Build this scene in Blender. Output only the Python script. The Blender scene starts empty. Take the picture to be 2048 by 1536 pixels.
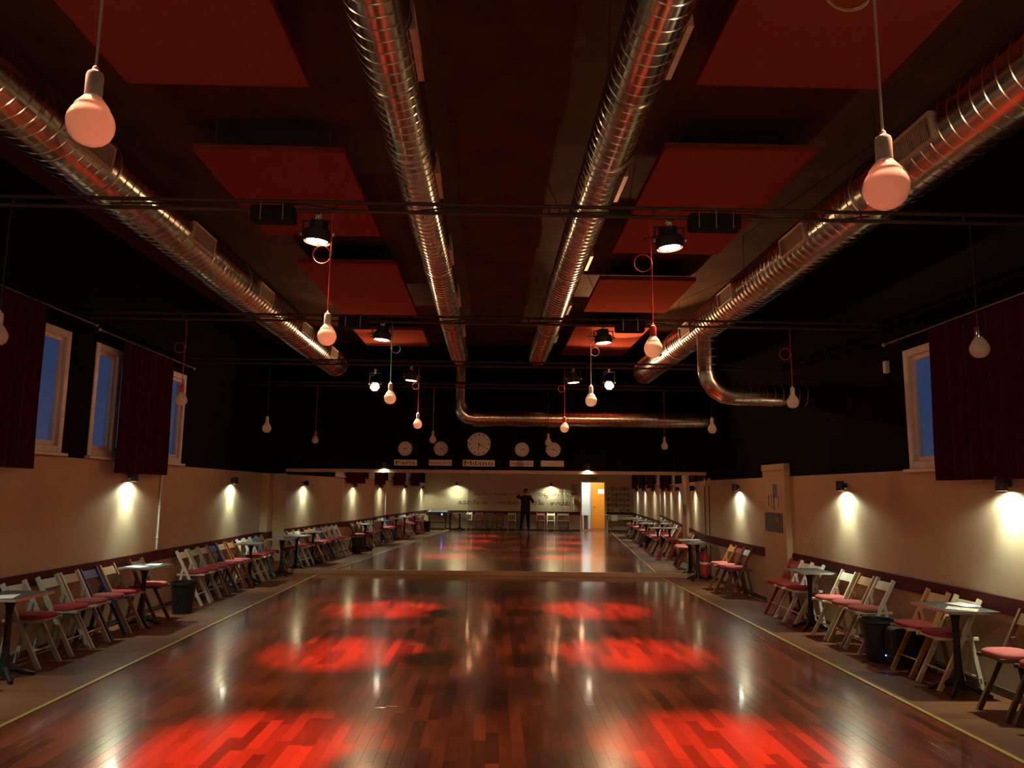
import bpy, bmesh, math, random
from mathutils import Vector, Matrix, Euler
from math import sin, cos, pi, radians, sqrt
random.seed(7)
S = bpy.context.scene
COL = S.collection

# ------------------------------------------------------------------ camera, sky, exposure
CAM_H = 1.6
cd = bpy.data.cameras.new('camera'); cam = bpy.data.objects.new('camera', cd); COL.objects.link(cam)
cam.location = (0, 0, CAM_H)
cam.rotation_euler = (Matrix.Rotation(-radians(1.5), 3, 'Z') @ Matrix.Rotation(pi/2+radians(8.13), 3, 'X') @ Matrix.Rotation(0.0095, 3, 'Z')).to_euler()
cd.sensor_width = 36; cd.lens = 36*1500/2048; cd.clip_start = 0.02; cd.clip_end = 300
S.camera = cam
S.view_settings.view_transform = 'Standard'; S.view_settings.look = 'None'
S.view_settings.gamma = 1; S.view_settings.use_curve_mapping = False
S.view_settings.exposure = 0.28

W = bpy.data.worlds.new('dusk_sky'); S.world = W; W.use_nodes = True
wn = W.node_tree.nodes; wl = W.node_tree.links; wn.clear()
wo = wn.new('ShaderNodeOutputWorld'); wb = wn.new('ShaderNodeBackground')
tc = wn.new('ShaderNodeTexCoord'); nz = wn.new('ShaderNodeTexNoise'); nz.inputs['Scale'].default_value = 5; nz.inputs['Detail'].default_value = 5
rp = wn.new('ShaderNodeValToRGB')
rp.color_ramp.elements[0].position = .42; rp.color_ramp.elements[0].color = (.022, .037, .085, 1)
rp.color_ramp.elements[1].position = .72; rp.color_ramp.elements[1].color = (.060, .055, .085, 1)
wl.new(tc.outputs['Generated'], nz.inputs['Vector']); wl.new(nz.outputs['Fac'], rp.inputs['Fac'])
wl.new(rp.outputs['Color'], wb.inputs['Color']); wl.new(wb.outputs['Background'], wo.inputs['Surface'])
wb.inputs['Strength'].default_value = .9

# light levels, all in one place
PAR_W = 1600.0       # red wash lamps on the bars
PAR_SPILL_W = 125.0  # their weaker, wider spill
SPOT_FAR_W = 420.0  # warm lamps turned along the room
SPOT_NEAR_W = 80.0
SCONCE_W = 44.0
SCONCE_END_W = 20.0
CORRIDOR_W = 40.0

# ------------------------------------------------------------------ room constants (metres)
XL, XR = -4.4, 4.15
YB = -2.0
TH = radians(2.57); DW = 14.72            # the mirror wall stands slightly askew
NW = Vector((sin(TH), cos(TH), 0)); TW = Vector((cos(TH), -sin(TH), 0)); OW = NW*DW
def EW(u, z, off=0.0):                     # point on the mirror wall: u along it, off towards the room
    return OW + TW*u - NW*off + Vector((0, 0, z))
ZC = 4.5

# ------------------------------------------------------------------ materials
def new_mat(name):
    m = bpy.data.materials.new(name); m.use_nodes = True
    nt = m.node_tree; b = nt.nodes['Principled BSDF']
    return m, nt, b
def mat(name, col, rough=.6, metal=0., var=.12, scale=9., bump=0., coat=0., spec=.5, stretch=None, obj_random=0., sheen=0.):
    m, nt, b = new_mat(name)
    tcn = nt.nodes.new('ShaderNodeTexCoord'); mp = nt.nodes.new('ShaderNodeMapping')
    if stretch: mp.inputs['Scale'].default_value = stretch
    n = nt.nodes.new('ShaderNodeTexNoise'); n.inputs['Scale'].default_value = scale; n.inputs['Detail'].default_value = 4
    nt.links.new(tcn.outputs['Object'], mp.inputs['Vector']); nt.links.new(mp.outputs['Vector'], n.inputs['Vector'])
    r = nt.nodes.new('ShaderNodeValToRGB')
    r.color_ramp.elements[0].position = .3; r.color_ramp.elements[1].position = .7
    r.color_ramp.elements[0].color = (*[c*(1-var) for c in col], 1)
    r.color_ramp.elements[1].color = (*[min(1, c*(1+var)) for c in col], 1)
    nt.links.new(n.outputs['Fac'], r.inputs['Fac'])
    out = r.outputs['Color']
    if obj_random:
        oi = nt.nodes.new('ShaderNodeObjectInfo'); hs = nt.nodes.new('ShaderNodeHueSaturation')
        ma = nt.nodes.new('ShaderNodeMapRange'); ma.inputs['To Min'].default_value = 1-obj_random; ma.inputs['To Max'].default_value = 1+obj_random
        nt.links.new(oi.outputs['Random'], ma.inputs['Value']); nt.links.new(ma.outputs['Result'], hs.inputs['Value'])
        nt.links.new(out, hs.inputs['Color']); out = hs.outputs['Color']
    nt.links.new(out, b.inputs['Base Color'])
    b.inputs['Roughness'].default_value = rough; b.inputs['Metallic'].default_value = metal
    b.inputs['Specular IOR Level'].default_value = spec
    b.inputs['Coat Weight'].default_value = coat; b.inputs['Coat Roughness'].default_value = .1
    b.inputs['Sheen Weight'].default_value = sheen
    if bump:
        bn = nt.nodes.new('ShaderNodeBump'); bn.inputs['Strength'].default_value = bump; bn.inputs['Distance'].default_value = .01
        nt.links.new(n.outputs['Fac'], bn.inputs['Height']); nt.links.new(bn.outputs['Normal'], b.inputs['Normal'])
    return m
def emit(name, col, strength):
    m, nt, b = new_mat(name)
    b.inputs['Base Color'].default_value = (*col, 1); b.inputs['Emission Color'].default_value = (*col, 1)
    b.inputs['Emission Strength'].default_value = strength
    return m
def plank_mat(name, lo, hi, per_object, sx, sy, coat=.55, rough=.24):
    m, nt, b = new_mat(name)
    N = nt.nodes.new; L = nt.links.new
    g = N('ShaderNodeNewGeometry'); oi = N('ShaderNodeObjectInfo')
    rnd = oi.outputs['Random'] if per_object else g.outputs['Random Per Island']
    mp = N('ShaderNodeVectorMath'); mp.operation = 'MULTIPLY'; mp.inputs[1].default_value = (sx, sy, 1)
    ad = N('ShaderNodeVectorMath'); ad.operation = 'ADD'; sc = N('ShaderNodeVectorMath'); sc.operation = 'SCALE'
    sc.inputs[0].default_value = (0, 0, 1)
    mul = N('ShaderNodeMath'); mul.operation = 'MULTIPLY'; mul.inputs[1].default_value = 97
    L(rnd, mul.inputs[0]); L(mul.outputs[0], sc.inputs['Scale'])
    L(g.outputs['Position'], mp.inputs[0]); L(mp.outputs[0], ad.inputs[0]); L(sc.outputs[0], ad.inputs[1])
    n = N('ShaderNodeTexNoise'); n.inputs['Scale'].default_value = 1; n.inputs['Detail'].default_value = 6; n.inputs['Distortion'].default_value = .6
    L(ad.outputs[0], n.inputs['Vector'])
    r1 = N('ShaderNodeValToRGB'); r1.color_ramp.elements[0].color = (*lo, 1); r1.color_ramp.elements[1].color = (*hi, 1)
    mid = r1.color_ramp.elements.new(.5); mid.color = (*[(a+c)/2*1.0 for a, c in zip(lo, hi)], 1)
    L(rnd, r1.inputs['Fac'])
    mr = N('ShaderNodeMapRange'); mr.inputs['To Min'].default_value = .68; mr.inputs['To Max'].default_value = 1.3
    L(n.outputs['Fac'], mr.inputs['Value'])
    hs = N('ShaderNodeHueSaturation'); L(mr.outputs['Result'], hs.inputs['Value']); L(r1.outputs['Color'], hs.inputs['Color'])
    L(hs.outputs['Color'], b.inputs['Base Color'])
    b.inputs['Roughness'].default_value = rough; b.inputs['Specular IOR Level'].default_value = .6 if coat > .3 else .12
    b.inputs['Coat Weight'].default_value = coat; b.inputs['Coat Roughness'].default_value = .09
    bn = N('ShaderNodeBump'); bn.inputs['Strength'].default_value = .04; bn.inputs['Distance'].default_value = .003
    big = N('ShaderNodeTexNoise'); big.inputs['Scale'].default_value = 3; L(g.outputs['Position'], big.inputs['Vector'])
    L(big.outputs['Fac'], bn.inputs['Height']); L(bn.outputs['Normal'], b.inputs['Coat Normal'])
    return m

M = {}
M['plank'] = plank_mat('parquet_single', (.080, .018, .009), (.27, .052, .023), True, 55, 4)
M['planks'] = plank_mat('parquet', (.080, .018, .009), (.27, .052, .023), False, 55, 4)
M['side'] = plank_mat('side_laminate', (.165, .060, .027), (.215, .082, .037), False, 4, 45, .08, .5)
M['sub'] = mat('joint_dark', (.03, .015, .01), .8)
M['brass'] = mat('yellow_tape', (.55, .40, .10), .35, .2, .1)
M['cream'] = mat('cream_wall_paint', (.50, .375, .245), .75, 0, .05, 3, .05)
M['black'] = mat('black_wall_paint', (.0070, .0050, .0035), .95, 0, .2, 3, .05, spec=.06)
M['ceil'] = mat('dark_ceiling_paint', (.075, .036, .016), .9, 0, .25, 2, .1, spec=.05)
M['rail'] = mat('maroon_rail_paint', (.085, .013, .012), .75, 0, .1, spec=.2)
M['base'] = mat('baseboard_brown', (.09, .045, .025), .5)
M['frame'] = mat('pale_wood_frame', (.42, .25, .14), .45, 0, .2, 6, 0, stretch=(1, 1, 12))
M['white'] = mat('white_plastic', (.72, .68, .62), .45, 0, .04)
M['duct'] = mat('galvanised_steel', (.54, .50, .43), .20, 1, .12, 4)
M['ductdark'] = mat('grille_cavity', (.03, .025, .02), .9)
M['grille'] = mat('grille_steel', (.50, .42, .33), .5, .6, .1)
M['panel'] = mat('red_acoustic_felt', (.20, .042, .025), .95, 0, .08, 60, .15, spec=0)
M['wire'] = mat('steel_wire', (.5, .48, .45), .35, 1)
M['bar'] = mat('dark_steel_bar', (.040, .020, .014), .6, .1, .2)
M['blackmetal'] = mat('black_metal', (.018, .017, .016), .45, .3, .2)
M['blackplastic'] = mat('black_plastic', (.014, .014, .015), .5, 0, .2)
M['ballast'] = mat('ballast_black', (.010, .008, .007), .85, 0, .2, spec=.15)
M['greystrap'] = mat('grey_strap', (.35, .32, .28), .4, .8)
M['chrome'] = mat('chrome', (.75, .72, .68), .12, 1, .03)
M['clockface'] = mat('clock_face', (.62, .55, .46), .5, 0, .03)
M['ink'] = mat('black_ink', (.012, .010, .009), .6)
M['faint'] = mat('faded_ink', (.40, .28, .21), .6)
M['midink'] = mat('grey_ink', (.16, .12, .10), .6)
M['plate'] = mat('sign_card', (.72, .56, .44), .6, 0, .04)
M['curtain'] = mat('burgundy_velvet', (.048, .0048, .0065), .95, 0, .25, 12, .1, spec=.1)
M['curtain_in'] = mat('curtain_rod_metal', (.25, .22, .2), .4, .8)
M['sconce'] = mat('dark_grey_sconce', (.045, .042, .04), .4, .4)
M['tabletop'] = mat('grey_stone_top', (.060, .055, .050), .45, 0, .25, 14)
M['tabledge'] = mat('ribbed_steel_edge', (.70, .68, .64), .25, 1)
M['castiron'] = mat('black_cast_iron', (.012, .012, .013), .5, .2, .2)
M['bin'] = mat('dark_bin_plastic', (.009, .010, .010), .45)
M['red'] = mat('red_enamel', (.42, .02, .018), .35)
M['signred'] = mat('sign_red', (.5, .03, .02), .5)
M['skin'] = mat('skin', (.45, .26, .18), .55)
M['cloth'] = mat('dark_jacket', (.010, .010, .011), .85, 0, .3, 30, .1)
M['trouser'] = mat('dark_trousers', (.012, .012, .015), .85, 0, .3, 30, .1)
M['shoe'] = mat('dark_shoes', (.03, .03, .03), .4)
M['hair'] = mat('dark_hair', (.012, .010, .009), .6)
M['orange'] = mat('orange_door_paint', (.80, .27, .015), .45, 0, .03)
M['corr'] = mat('corridor_white', (.78, .80, .78), .7, 0, .02)
M['crate'] = mat('brown_crate_wood', (.18, .085, .035), .6, 0, .2, 5, 0, stretch=(1, 8, 1))
M['paper'] = mat('paper', (.78, .77, .74), .6, 0, .03)
M['script'] = mat('brown_wall_script', (.13, .075, .04), .7)
M['posterink'] = mat('poster_ink', (.07, .07, .085), .6, 0, .5, 18)
M['posterblue'] = mat('poster_blue', (.13, .14, .17), .6, 0, .3, 18)
M['photo'] = mat('photo_print', (.19, .13, .10), .4, 0, .6, 40, obj_random=.5)
M['led_red'] = emit('red_led', (1, .50, .27), 60)
M['led_warm'] = emit('warm_led', (1, .62, .34), 220)
M['led_blue'] = emit('blue_led', (.08, .12, 1), 9)
M['sconce_lens'] = emit('sconce_lens', (.93, 1, .80), 220)
M['lamp_cool'] = emit('corridor_lamp', (.9, 1, 1), 6)

def bulb_mat():
    m, nt, b = new_mat('opal_glass')
    d = nt.nodes.new('ShaderNodeBsdfDiffuse'); t = nt.nodes.new('ShaderNodeBsdfTranslucent'); mx = nt.nodes.new('ShaderNodeMixShader')
    gl = nt.nodes.new('ShaderNodeBsdfGlossy'); gl.inputs['Roughness'].default_value = .12; m2 = nt.nodes.new('ShaderNodeMixShader'); fr = nt.nodes.new('ShaderNodeFresnel')
    nzt = nt.nodes.new('ShaderNodeTexNoise'); nzt.inputs['Scale'].default_value = 6
    rr = nt.nodes.new('ShaderNodeValToRGB'); rr.color_ramp.elements[0].color = (.88, .84, .76, 1); rr.color_ramp.elements[1].color = (.93, .89, .82, 1)
    nt.links.new(nzt.outputs['Fac'], rr.inputs['Fac'])
    for q in (d, t): nt.links.new(rr.outputs['Color'], q.inputs['Color'])
    mx.inputs[0].default_value = .5
    nt.links.new(d.outputs[0], mx.inputs[1]); nt.links.new(t.outputs[0], mx.inputs[2])
    nt.links.new(fr.outputs[0], m2.inputs[0]); nt.links.new(mx.outputs[0], m2.inputs[1]); nt.links.new(gl.outputs[0], m2.inputs[2])
    nt.links.new(m2.outputs[0], nt.nodes['Material Output'].inputs['Surface'])
    return m
M['bulb'] = bulb_mat()
def glass_mat(name, tint=(1, 1, 1), rough=.02):
    m, nt, b = new_mat(name)
    tr = nt.nodes.new('ShaderNodeBsdfTransparent'); tr.inputs[0].default_value = (*tint, 1)
    gl = nt.nodes.new('ShaderNodeBsdfGlossy'); gl.inputs['Roughness'].default_value = rough
    fr = nt.nodes.new('ShaderNodeFresnel'); fr.inputs['IOR'].default_value = 1.5; mx = nt.nodes.new('ShaderNodeMixShader')
    ge = nt.nodes.new('ShaderNodeNewGeometry'); su = nt.nodes.new('ShaderNodeMath'); su.operation = 'SUBTRACT'; su.inputs[0].default_value = 1
    mu = nt.nodes.new('ShaderNodeMath'); mu.operation = 'MULTIPLY'     # reflect once, on the outward face of the pane
    nt.links.new(ge.outputs['Backfacing'], su.inputs[1]); nt.links.new(su.outputs[0], mu.inputs[0]); nt.links.new(fr.outputs[0], mu.inputs[1])
    nt.links.new(mu.outputs[0], mx.inputs[0]); nt.links.new(tr.outputs[0], mx.inputs[1]); nt.links.new(gl.outputs[0], mx.inputs[2])
    nt.links.new(mx.outputs[0], nt.nodes['Material Output'].inputs['Surface'])
    return m
M['glass'] = glass_mat('window_glass', (.95, .97, 1))
M['clockglass'] = glass_mat('clock_glass')
def mirror_mat():
    m, nt, b = new_mat('mirror_silver')
    b.inputs['Base Color'].default_value = (.90, .88, .84, 1); b.inputs['Metallic'].default_value = 1; b.inputs['Roughness'].default_value = .0
    n = nt.nodes.new('ShaderNodeTexNoise'); n.inputs['Scale'].default_value = 1.1
    bn = nt.nodes.new('ShaderNodeBump'); bn.inputs['Strength'].default_value = .007; bn.inputs['Distance'].default_value = .02
    g = nt.nodes.new('ShaderNodeNewGeometry'); nt.links.new(g.outputs['Position'], n.inputs['Vector'])
    nt.links.new(n.outputs['Fac'], bn.inputs['Height']); nt.links.new(bn.outputs['Normal'], b.inputs['Normal'])
    return m
M['mirror'] = mirror_mat()
def woodpaint(name, col, rough=.5): return mat(name, col, rough, 0, .16, 7, 0, stretch=(1, 1, .25))
CH = {
 'white': woodpaint('chair_white', (.66, .60, .50)), 'grey': woodpaint('chair_grey', (.33, .32, .29)),
 'grey-green': woodpaint('chair_grey_green', (.36, .38, .31)), 'blue': woodpaint('chair_blue', (.035, .045, .17)),
 'light blue': woodpaint('chair_light_blue', (.13, .27, .36)), 'natural wood': woodpaint('chair_natural', (.36, .22, .12)),
 'orange-brown': woodpaint('chair_orange_brown', (.33, .13, .04)), 'dark brown': woodpaint('chair_dark_brown', (.10, .045, .025)),
 'red': woodpaint('chair_red', (.34, .025, .018)), 'dark red': woodpaint('chair_dark_red', (.15, .022, .016)),
 'whitewashed': woodpaint('chair_whitewashed', (.50, .44, .34)), 'cream': woodpaint('chair_cream', (.60, .50, .33)),
}
CUSH = [mat('cushion_red', (.36, .052, .054), .95, 0, .1, 40, .1, spec=.1), mat('cushion_rose', (.38, .095, .095), .95, 0, .1, 40, .1, spec=.1), mat('cushion_pink', (.54, .14, .13), .95, 0, .1, 40, .1, spec=.1)]
CORD = {'red': mat('cord_red', (.55, .03, .02), .6), 'white': mat('cord_white', (.6, .55, .48), .6), 'green': mat('cord_green', (.10, .33, .22), .6),
        'beige': mat('cord_beige', (.5, .42, .28), .6), 'black': mat('cord_black', (.02, .018, .016), .6), 'steel': M['chrome']}

# ------------------------------------------------------------------ mesh helpers
class MB:
    def __init__(s): s.v = []; s.f = []
    def add(s, vs, fs):
        o = len(s.v); s.v += [tuple(p) for p in vs]; s.f += [tuple(i+o for i in f) for f in fs]; return s
    def box(s, x0, x1, y0, y1, z0, z1):
        return s.add([(x0,y0,z0),(x1,y0,z0),(x1,y1,z0),(x0,y1,z0),(x0,y0,z1),(x1,y0,z1),(x1,y1,z1),(x0,y1,z1)],
                     [(0,3,2,1),(4,5,6,7),(0,1,5,4),(1,2,6,5),(2,3,7,6),(3,0,4,7)])
    def cbox(s, x0, x1, y0, y1, z0, z1, b=.004):      # box with chamfered edges
        bm = bmesh.new(); t = MB().box(x0,x1,y0,y1,z0,z1)
        vs = [bm.verts.new(p) for p in t.v]
        for f in t.f: bm.faces.new([vs[i] for i in f])
        bmesh.ops.bevel(bm, geom=list(bm.edges), offset=b, segments=1, affect='EDGES')
        bm.verts.index_update()
        s.add([v.co for v in bm.verts], [[v.index for v in f.verts] for f in bm.faces]); bm.free(); return s
    def bar(s, p, q, w, h, up=(0, 0, 1)):             # rectangular bar from p to q
        p = Vector(p); q = Vector(q); d = (q-p).normalized(); a = d.cross(Vector(up))
        if a.length < 1e-4: a = d.cross(Vector((1, 0, 0)))
        a.normalize(); b = a.cross(d).normalized()
        vs = []
        for c in (p, q):
            for i, j in ((-1,-1),(1,-1),(1,1),(-1,1)): vs.append(c+a*(w/2*i)+b*(h/2*j))
        return s.add(vs, [(0,1,2,3),(7,6,5,4),(0,4,5,1),(1,5,6,2),(2,6,7,3),(3,7,4,0)])
    def tube(s, pts, r, n=8, closed=False):
        pts = [Vector(p) for p in pts]; m = len(pts); o = len(s.v); rs = r if isinstance(r, (list, tuple)) else [r]*m
        prev = None
        for i, p in enumerate(pts):
            if closed: d = pts[(i+1) % m]-pts[i-1]
            else: d = pts[min(i+1, m-1)]-pts[max(i-1, 0)]
            d.normalize()
            if prev is None:
                a = d.cross(Vector((0, 0, 1)))
                if a.length < 1e-3: a = d.cross(Vector((0, 1, 0)))
            else: a = prev - d*prev.dot(d)
            a.normalize(); prev = a; b = d.cross(a)
            for k in range(n):
                t = 2*pi*k/n; s.v.append(tuple(p+a*(rs[i]*cos(t))+b*(rs[i]*sin(t))))
        for i in range(m if closed else m-1):
            for k in range(n):
                A = o+i*n; B = o+((i+1) % m)*n; k2 = (k+1) % n
                s.f.append((A+k, A+k2, B+k2, B+k))
        if not closed:
            s.f.append(tuple(o+k for k in reversed(range(n)))); s.f.append(tuple(o+(m-1)*n+k for k in range(n)))
        return s
    def lathe(s, prof, n=24, M4=None, cap=True):      # prof: (r, z); M4 optional matrix
        o = len(s.v); m = len(prof)
        for r, z in prof:
            for k in range(n):
                t = 2*pi*k/n; p = Vector((r*cos(t), r*sin(t), z))
                s.v.append(tuple(M4 @ p if M4 else p))
        for i in range(m-1):
            for k in range(n):
                k2 = (k+1) % n; s.f.append((o+i*n+k, o+i*n+k2, o+(i+1)*n+k2, o+(i+1)*n+k))
        if cap:
            s.f.append(tuple(o+k for k in reversed(range(n)))); s.f.append(tuple(o+(m-1)*n+k for k in range(n)))
        return s
    def mesh(s, name, smooth=False, angle=40):
        me = bpy.data.meshes.new(name); me.from_pydata(s.v, [], s.f); me.update()
        if smooth:
            bm = bmesh.new(); bm.from_mesh(me); bmesh.ops.remove_doubles(bm, verts=bm.verts, dist=1e-5)
            bmesh.ops.recalc_face_normals(bm, faces=bm.faces)
            for f in bm.faces: f.smooth = True
            ca = radians(angle)
            for e in bm.edges:
                if len(e.link_faces) == 2 and e.calc_face_angle(0) > ca: e.smooth = False
            bm.to_mesh(me); bm.free()
        return me
def ob(name, mesh, m, parent=None, loc=(0, 0, 0), rot=(0, 0, 0), smooth=False, bylink=False):
    if isinstance(mesh, MB): mesh = mesh.mesh(name, smooth)
    o = bpy.data.objects.new(name, mesh); COL.objects.link(o)
    if bylink:
        if not mesh.materials: mesh.materials.append(None)
        o.material_slots[0].link = 'OBJECT'; o.material_slots[0].material = m
    elif m is not None and not mesh.materials: mesh.materials.append(m)
    if parent: o.parent = parent
    o.location = loc; o.rotation_euler = rot
    return o
def tag(o, label, cat, group=None):
    o['label'] = label; o['category'] = cat
    if group: o['group'] = group
    return o
def thing(name, label, cat, loc=(0, 0, 0), rot=(0, 0, 0), group=None):
    o = bpy.data.objects.new(name, None); COL.objects.link(o); o.location = loc; o.rotation_euler = rot; o.empty_display_size = .1
    return tag(o, label, cat, group)
def struct(o): o['kind'] = 'structure'; return o
ORD = ['first','second','third','fourth','fifth','sixth','seventh','eighth','ninth','tenth','eleventh','twelfth','thirteenth','fourteenth','fifteenth','sixteenth','seventeenth','eighteenth','nineteenth','twentieth','twenty-first','twenty-second','twenty-third','twenty-fourth','twenty-fifth','twenty-sixth','twenty-seventh','twenty-eighth','twenty-ninth','thirtieth','thirty-first','thirty-second','thirty-third','thirty-fourth']

# ------------------------------------------------------------------ floor: parquet laid along the room, laminate across it at the sides
FL = struct(ob('floor', MB().box(XL-.15, XR+.15, YB-.1, 15.1, -.12, -.004), M['sub']))
PW, PL, GAP = .083, .58, .0007
def plank_mesh(w, l, ch=.0007):
    b = MB(); x, y = w/2-GAP/2, l/2-GAP/2
    b.add([(-x,-y,-.012),(x,-y,-.012),(x,y,-.012),(-x,y,-.012),(-x,-y,-ch),(x,-y,-ch),(x,y,-ch),(-x,y,-ch),
           (-x+ch,-y+ch,0),(x-ch,-y+ch,0),(x-ch,y-ch,0),(-x+ch,y-ch,0)],
          [(8,9,10,11),(4,5,9,8),(5,6,10,9),(6,7,11,10),(7,4,8,11),(0,1,5,4),(1,2,6,5),(2,3,7,6),(3,0,4,7)])
    return b
XT_L, XT_R = -3.28, 3.25
pm = plank_mesh(PW, PL); pmesh = pm.mesh('plank'); pmesh.materials.append(M['plank'])
ncol = int((XT_R-XT_L)/PW); x0 = XT_L+((XT_R-XT_L)-ncol*PW)/2
spots = []
for c in range(ncol):
    offs = random.random()*PL; y = YB+offs-PL
    while y < 14.9:
        spots.append((x0+(c+.5)*PW, y+PL/2)); y += PL
def seen(p): return p[1]-PL/2 > 4.0 and abs(p[0]-.05) < .70*p[1]+.1
near = sorted([p for p in spots if seen(p)], key=lambda p: p[1])[:300]
ns = set(near)
for (x, y) in near: ob('plank', pmesh, None, FL, (x, y, 0))
b = MB()
for (x, y) in spots:
    if (x, y) in ns: continue
    ya, yb = max(y-PL/2, YB), min(y+PL/2, 14.95)
    if yb-ya < .02: continue
    b.add([(px+x, min(max(py+y, ya), yb), pz) for px, py, pz in pm.v], pm.f)
o = ob('plank_field', b, M['planks'], FL); o['kind'] = 'stuff'
b = MB()
for xa, xb in ((XL, XT_L-.012), (XT_R+.012, XR)):
    y = YB
    while y < 14.95:
        for k in range(1):
            q = plank_mesh(xb-xa, .125)
            b.add([(px+(xa+xb)/2, py+y+.0625, pz) for px, py, pz in q.v], q.f)
        y += .125
o = ob('side_board_field', b, M['side'], FL); o['kind'] = 'stuff'
struct(ob('trim_1', MB().cbox(XT_L-.022, XT_L+.014, YB, 14.9, -.004, .003, .001), M['brass']))
struct(ob('trim_2', MB().cbox(XT_R-.014, XT_R+.022, YB, 14.6, -.004, .003, .001), M['brass']))

# ------------------------------------------------------------------ walls
struct(ob('ceiling', MB().box(XL-.2, XR+.2, YB-.2, 15.2, ZC, ZC+.15), M['ceil']))
def side_wall(name, xa, xb, zb, wins):
    ys = sorted({YB-.2, 15.15, *[y for w in wins for y in w[:2]]}); zs = sorted({0, zb, ZC, *[z for w in wins for z in w[2:]]})
    me = bpy.data.meshes.new(name); v = []; f = []; mi = []
    for i in range(len(ys)-1):
        for j in range(len(zs)-1):
            cy, cz = (ys[i]+ys[i+1])/2, (zs[j]+zs[j+1])/2
            if any(w[0] < cy < w[1] and w[2] < cz < w[3] for w in wins): continue
            t = MB().box(xa, xb, ys[i], ys[i+1], zs[j], zs[j+1]); o_ = len(v)
            v += t.v; f += [tuple(k+o_ for k in q) for q in t.f]; mi += [0 if cz < zb else 1]*6
    me.from_pydata(v, [], f); me.materials.append(M['cream']); me.materials.append(M['black'])
    for p, k in zip(me.polygons, mi): p.material_index = k
    return struct(ob(name, me, None))
ZBL, ZBR = 1.905, 1.84
WIN_L = [(a, a+1.10, 1.94, 3.20) for a in (6.70, 8.30, 9.68, 3.55, .75)]
WIN_R = [(a, a+1.10, 1.85, 3.04) for a in (6.26, 3.2, .4)]
side_wall('wall_left', XL-.13, XL, ZBL, WIN_L)
side_wall('wall_right', XR, XR+.13, ZBR, WIN_R)
# mirror wall, slightly turned
def wall_piece(name, u0, u1, z0, z1, m, t=.2):
    b = MB(); vs = [EW(u, z, o) for o in (0, -t) for (u, z) in ((u0, z0), (u1, z0), (u1, z1), (u0, z1))]
    return b.add(vs, [(0,1,2,3),(7,6,5,4),(0,4,5,1),(1,5,6,2),(2,6,7,3),(3,7,4,0)])
me = wall_piece('a', -5.3, 3.9, 0, 1.90, None); up = wall_piece('b', -5.3, 3.9, 1.90, ZC, None)
wm = MB().add(me.v, me.f).add(up.v, up.f).mesh('wall_end'); wm.materials.append(M['cream']); wm.materials.append(M['black'])
for i, p in enumerate(wm.polygons): p.material_index = 0 if i < 6 else 1
struct(ob('wall_end', wm, None))
# rear wall with a doorway
DX0, DX1, DZ = 2.10, 3.03, 1.98
me = bpy.data.meshes.new('wall_rear'); v = []; f = []; mi = []
for (xa, xb, za, zb, k) in ((XL-.25, DX0, 0, 2.35, 0), (DX1, XR+.25, 0, 2.35, 0), (DX0, DX1, DZ, 2.35, 0), (XL-.25, XR+.25, 2.35, ZC, 1)):
    t = MB().box(xa, xb, YB-.15, YB, za, zb); o_ = len(v); v += t.v; f += [tuple(q+o_ for q in p) for p in t.f]; mi += [k]*6
me.from_pydata(v, [], f); me.materials.append(M['cream']); me.materials.append(M['black'])
for p, k in zip(me.polygons, mi): p.material_index = k
struct(ob('wall_rear', me, None))
# doorway lining
b = MB().box(DX0-.06, DX0, YB-.16, YB+.02, 0, DZ+.06).box(DX1, DX1+.06, YB-.16, YB+.02, 0, DZ+.06).box(DX0, DX1, YB-.16, YB+.02, DZ, DZ+.06)
d1 = struct(ob('door_1', b, M['white']))
# corridor beyond
struct(ob('wall_corridor_end', MB().box(1.2, 4.2, -4.35, -4.2, 0, 2.6), M['corr'])); struct(ob('wall_corridor_left', MB().box(1.1, 1.2, -4.35, YB-.15, 0, 2.6), M['corr']))
struct(ob('wall_corridor_right', MB().box(4.2, 4.3, -4.35, YB-.15, 0, 2.6), M['corr'])); struct(ob('ceiling_corridor', MB().box(1.1, 4.3, -4.35, YB-.15, 2.6, 2.7), M['corr']))
struct(ob('floor_corridor', MB().box(1.1, 4.3, -4.35, YB, -.12, 0), M['side']))
# chair rail, baseboards
def rail(name, side, y0, y1, z0=.655, z1=.785):
    x = XL if side < 0 else XR
    a, c = (x, x+.022) if side < 0 else (x-.022, x)
    return struct(ob(name, MB().cbox(a, c, y0, y1, z0, z1, .004), M['rail']))
rail('trim_3', -1, YB, 14.62); rail('trim_4', 1, YB, 10.36, .66, .80); rail('trim_5', 1, 11.28, 14.5, .66, .80)
struct(ob('trim_6', MB().cbox(XL, DX0-.07, YB, YB+.022, .655, .785), M['rail']))
struct(ob('trim_7', MB().cbox(DX1+.07, XR, YB, YB+.022, .655, .785), M['rail']))
struct(ob('baseboard_left', MB().cbox(XL, XL+.014, YB, 14.9, 0, .07), M['base']))
struct(ob('baseboard_right', MB().cbox(XR-.014, XR, YB, 14.5, 0, .07), M['base']))
struct(ob('baseboard_rear', MB().cbox(XL, DX0-.07, YB, YB+.014, 0, .07).cbox(DX1+.07, XR, YB, YB+.014, 0, .07), M['base']))
# pilasters
struct(ob('wall_pilaster_poster', MB().cbox(4.08, 4.15, 10.39, 11.27, 0, 2.02, .004).cbox(4.065, 4.085, 10.39, 10.44, 0, 2.02, .003).cbox(4.065, 4.085, 10.44, 11.27, 1.93, 2.02, .003), M['cream']))
struct(ob('wall_pilaster_corner', MB().cbox(XL, XL+.14, 14.64, 14.95, 0, 1.9, .004), M['cream']))
struct(ob('trim_8', MB().cbox(XL+.02, XL+.162, 14.62, 14.95, .655, .785, .004), M['rail']))

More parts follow.
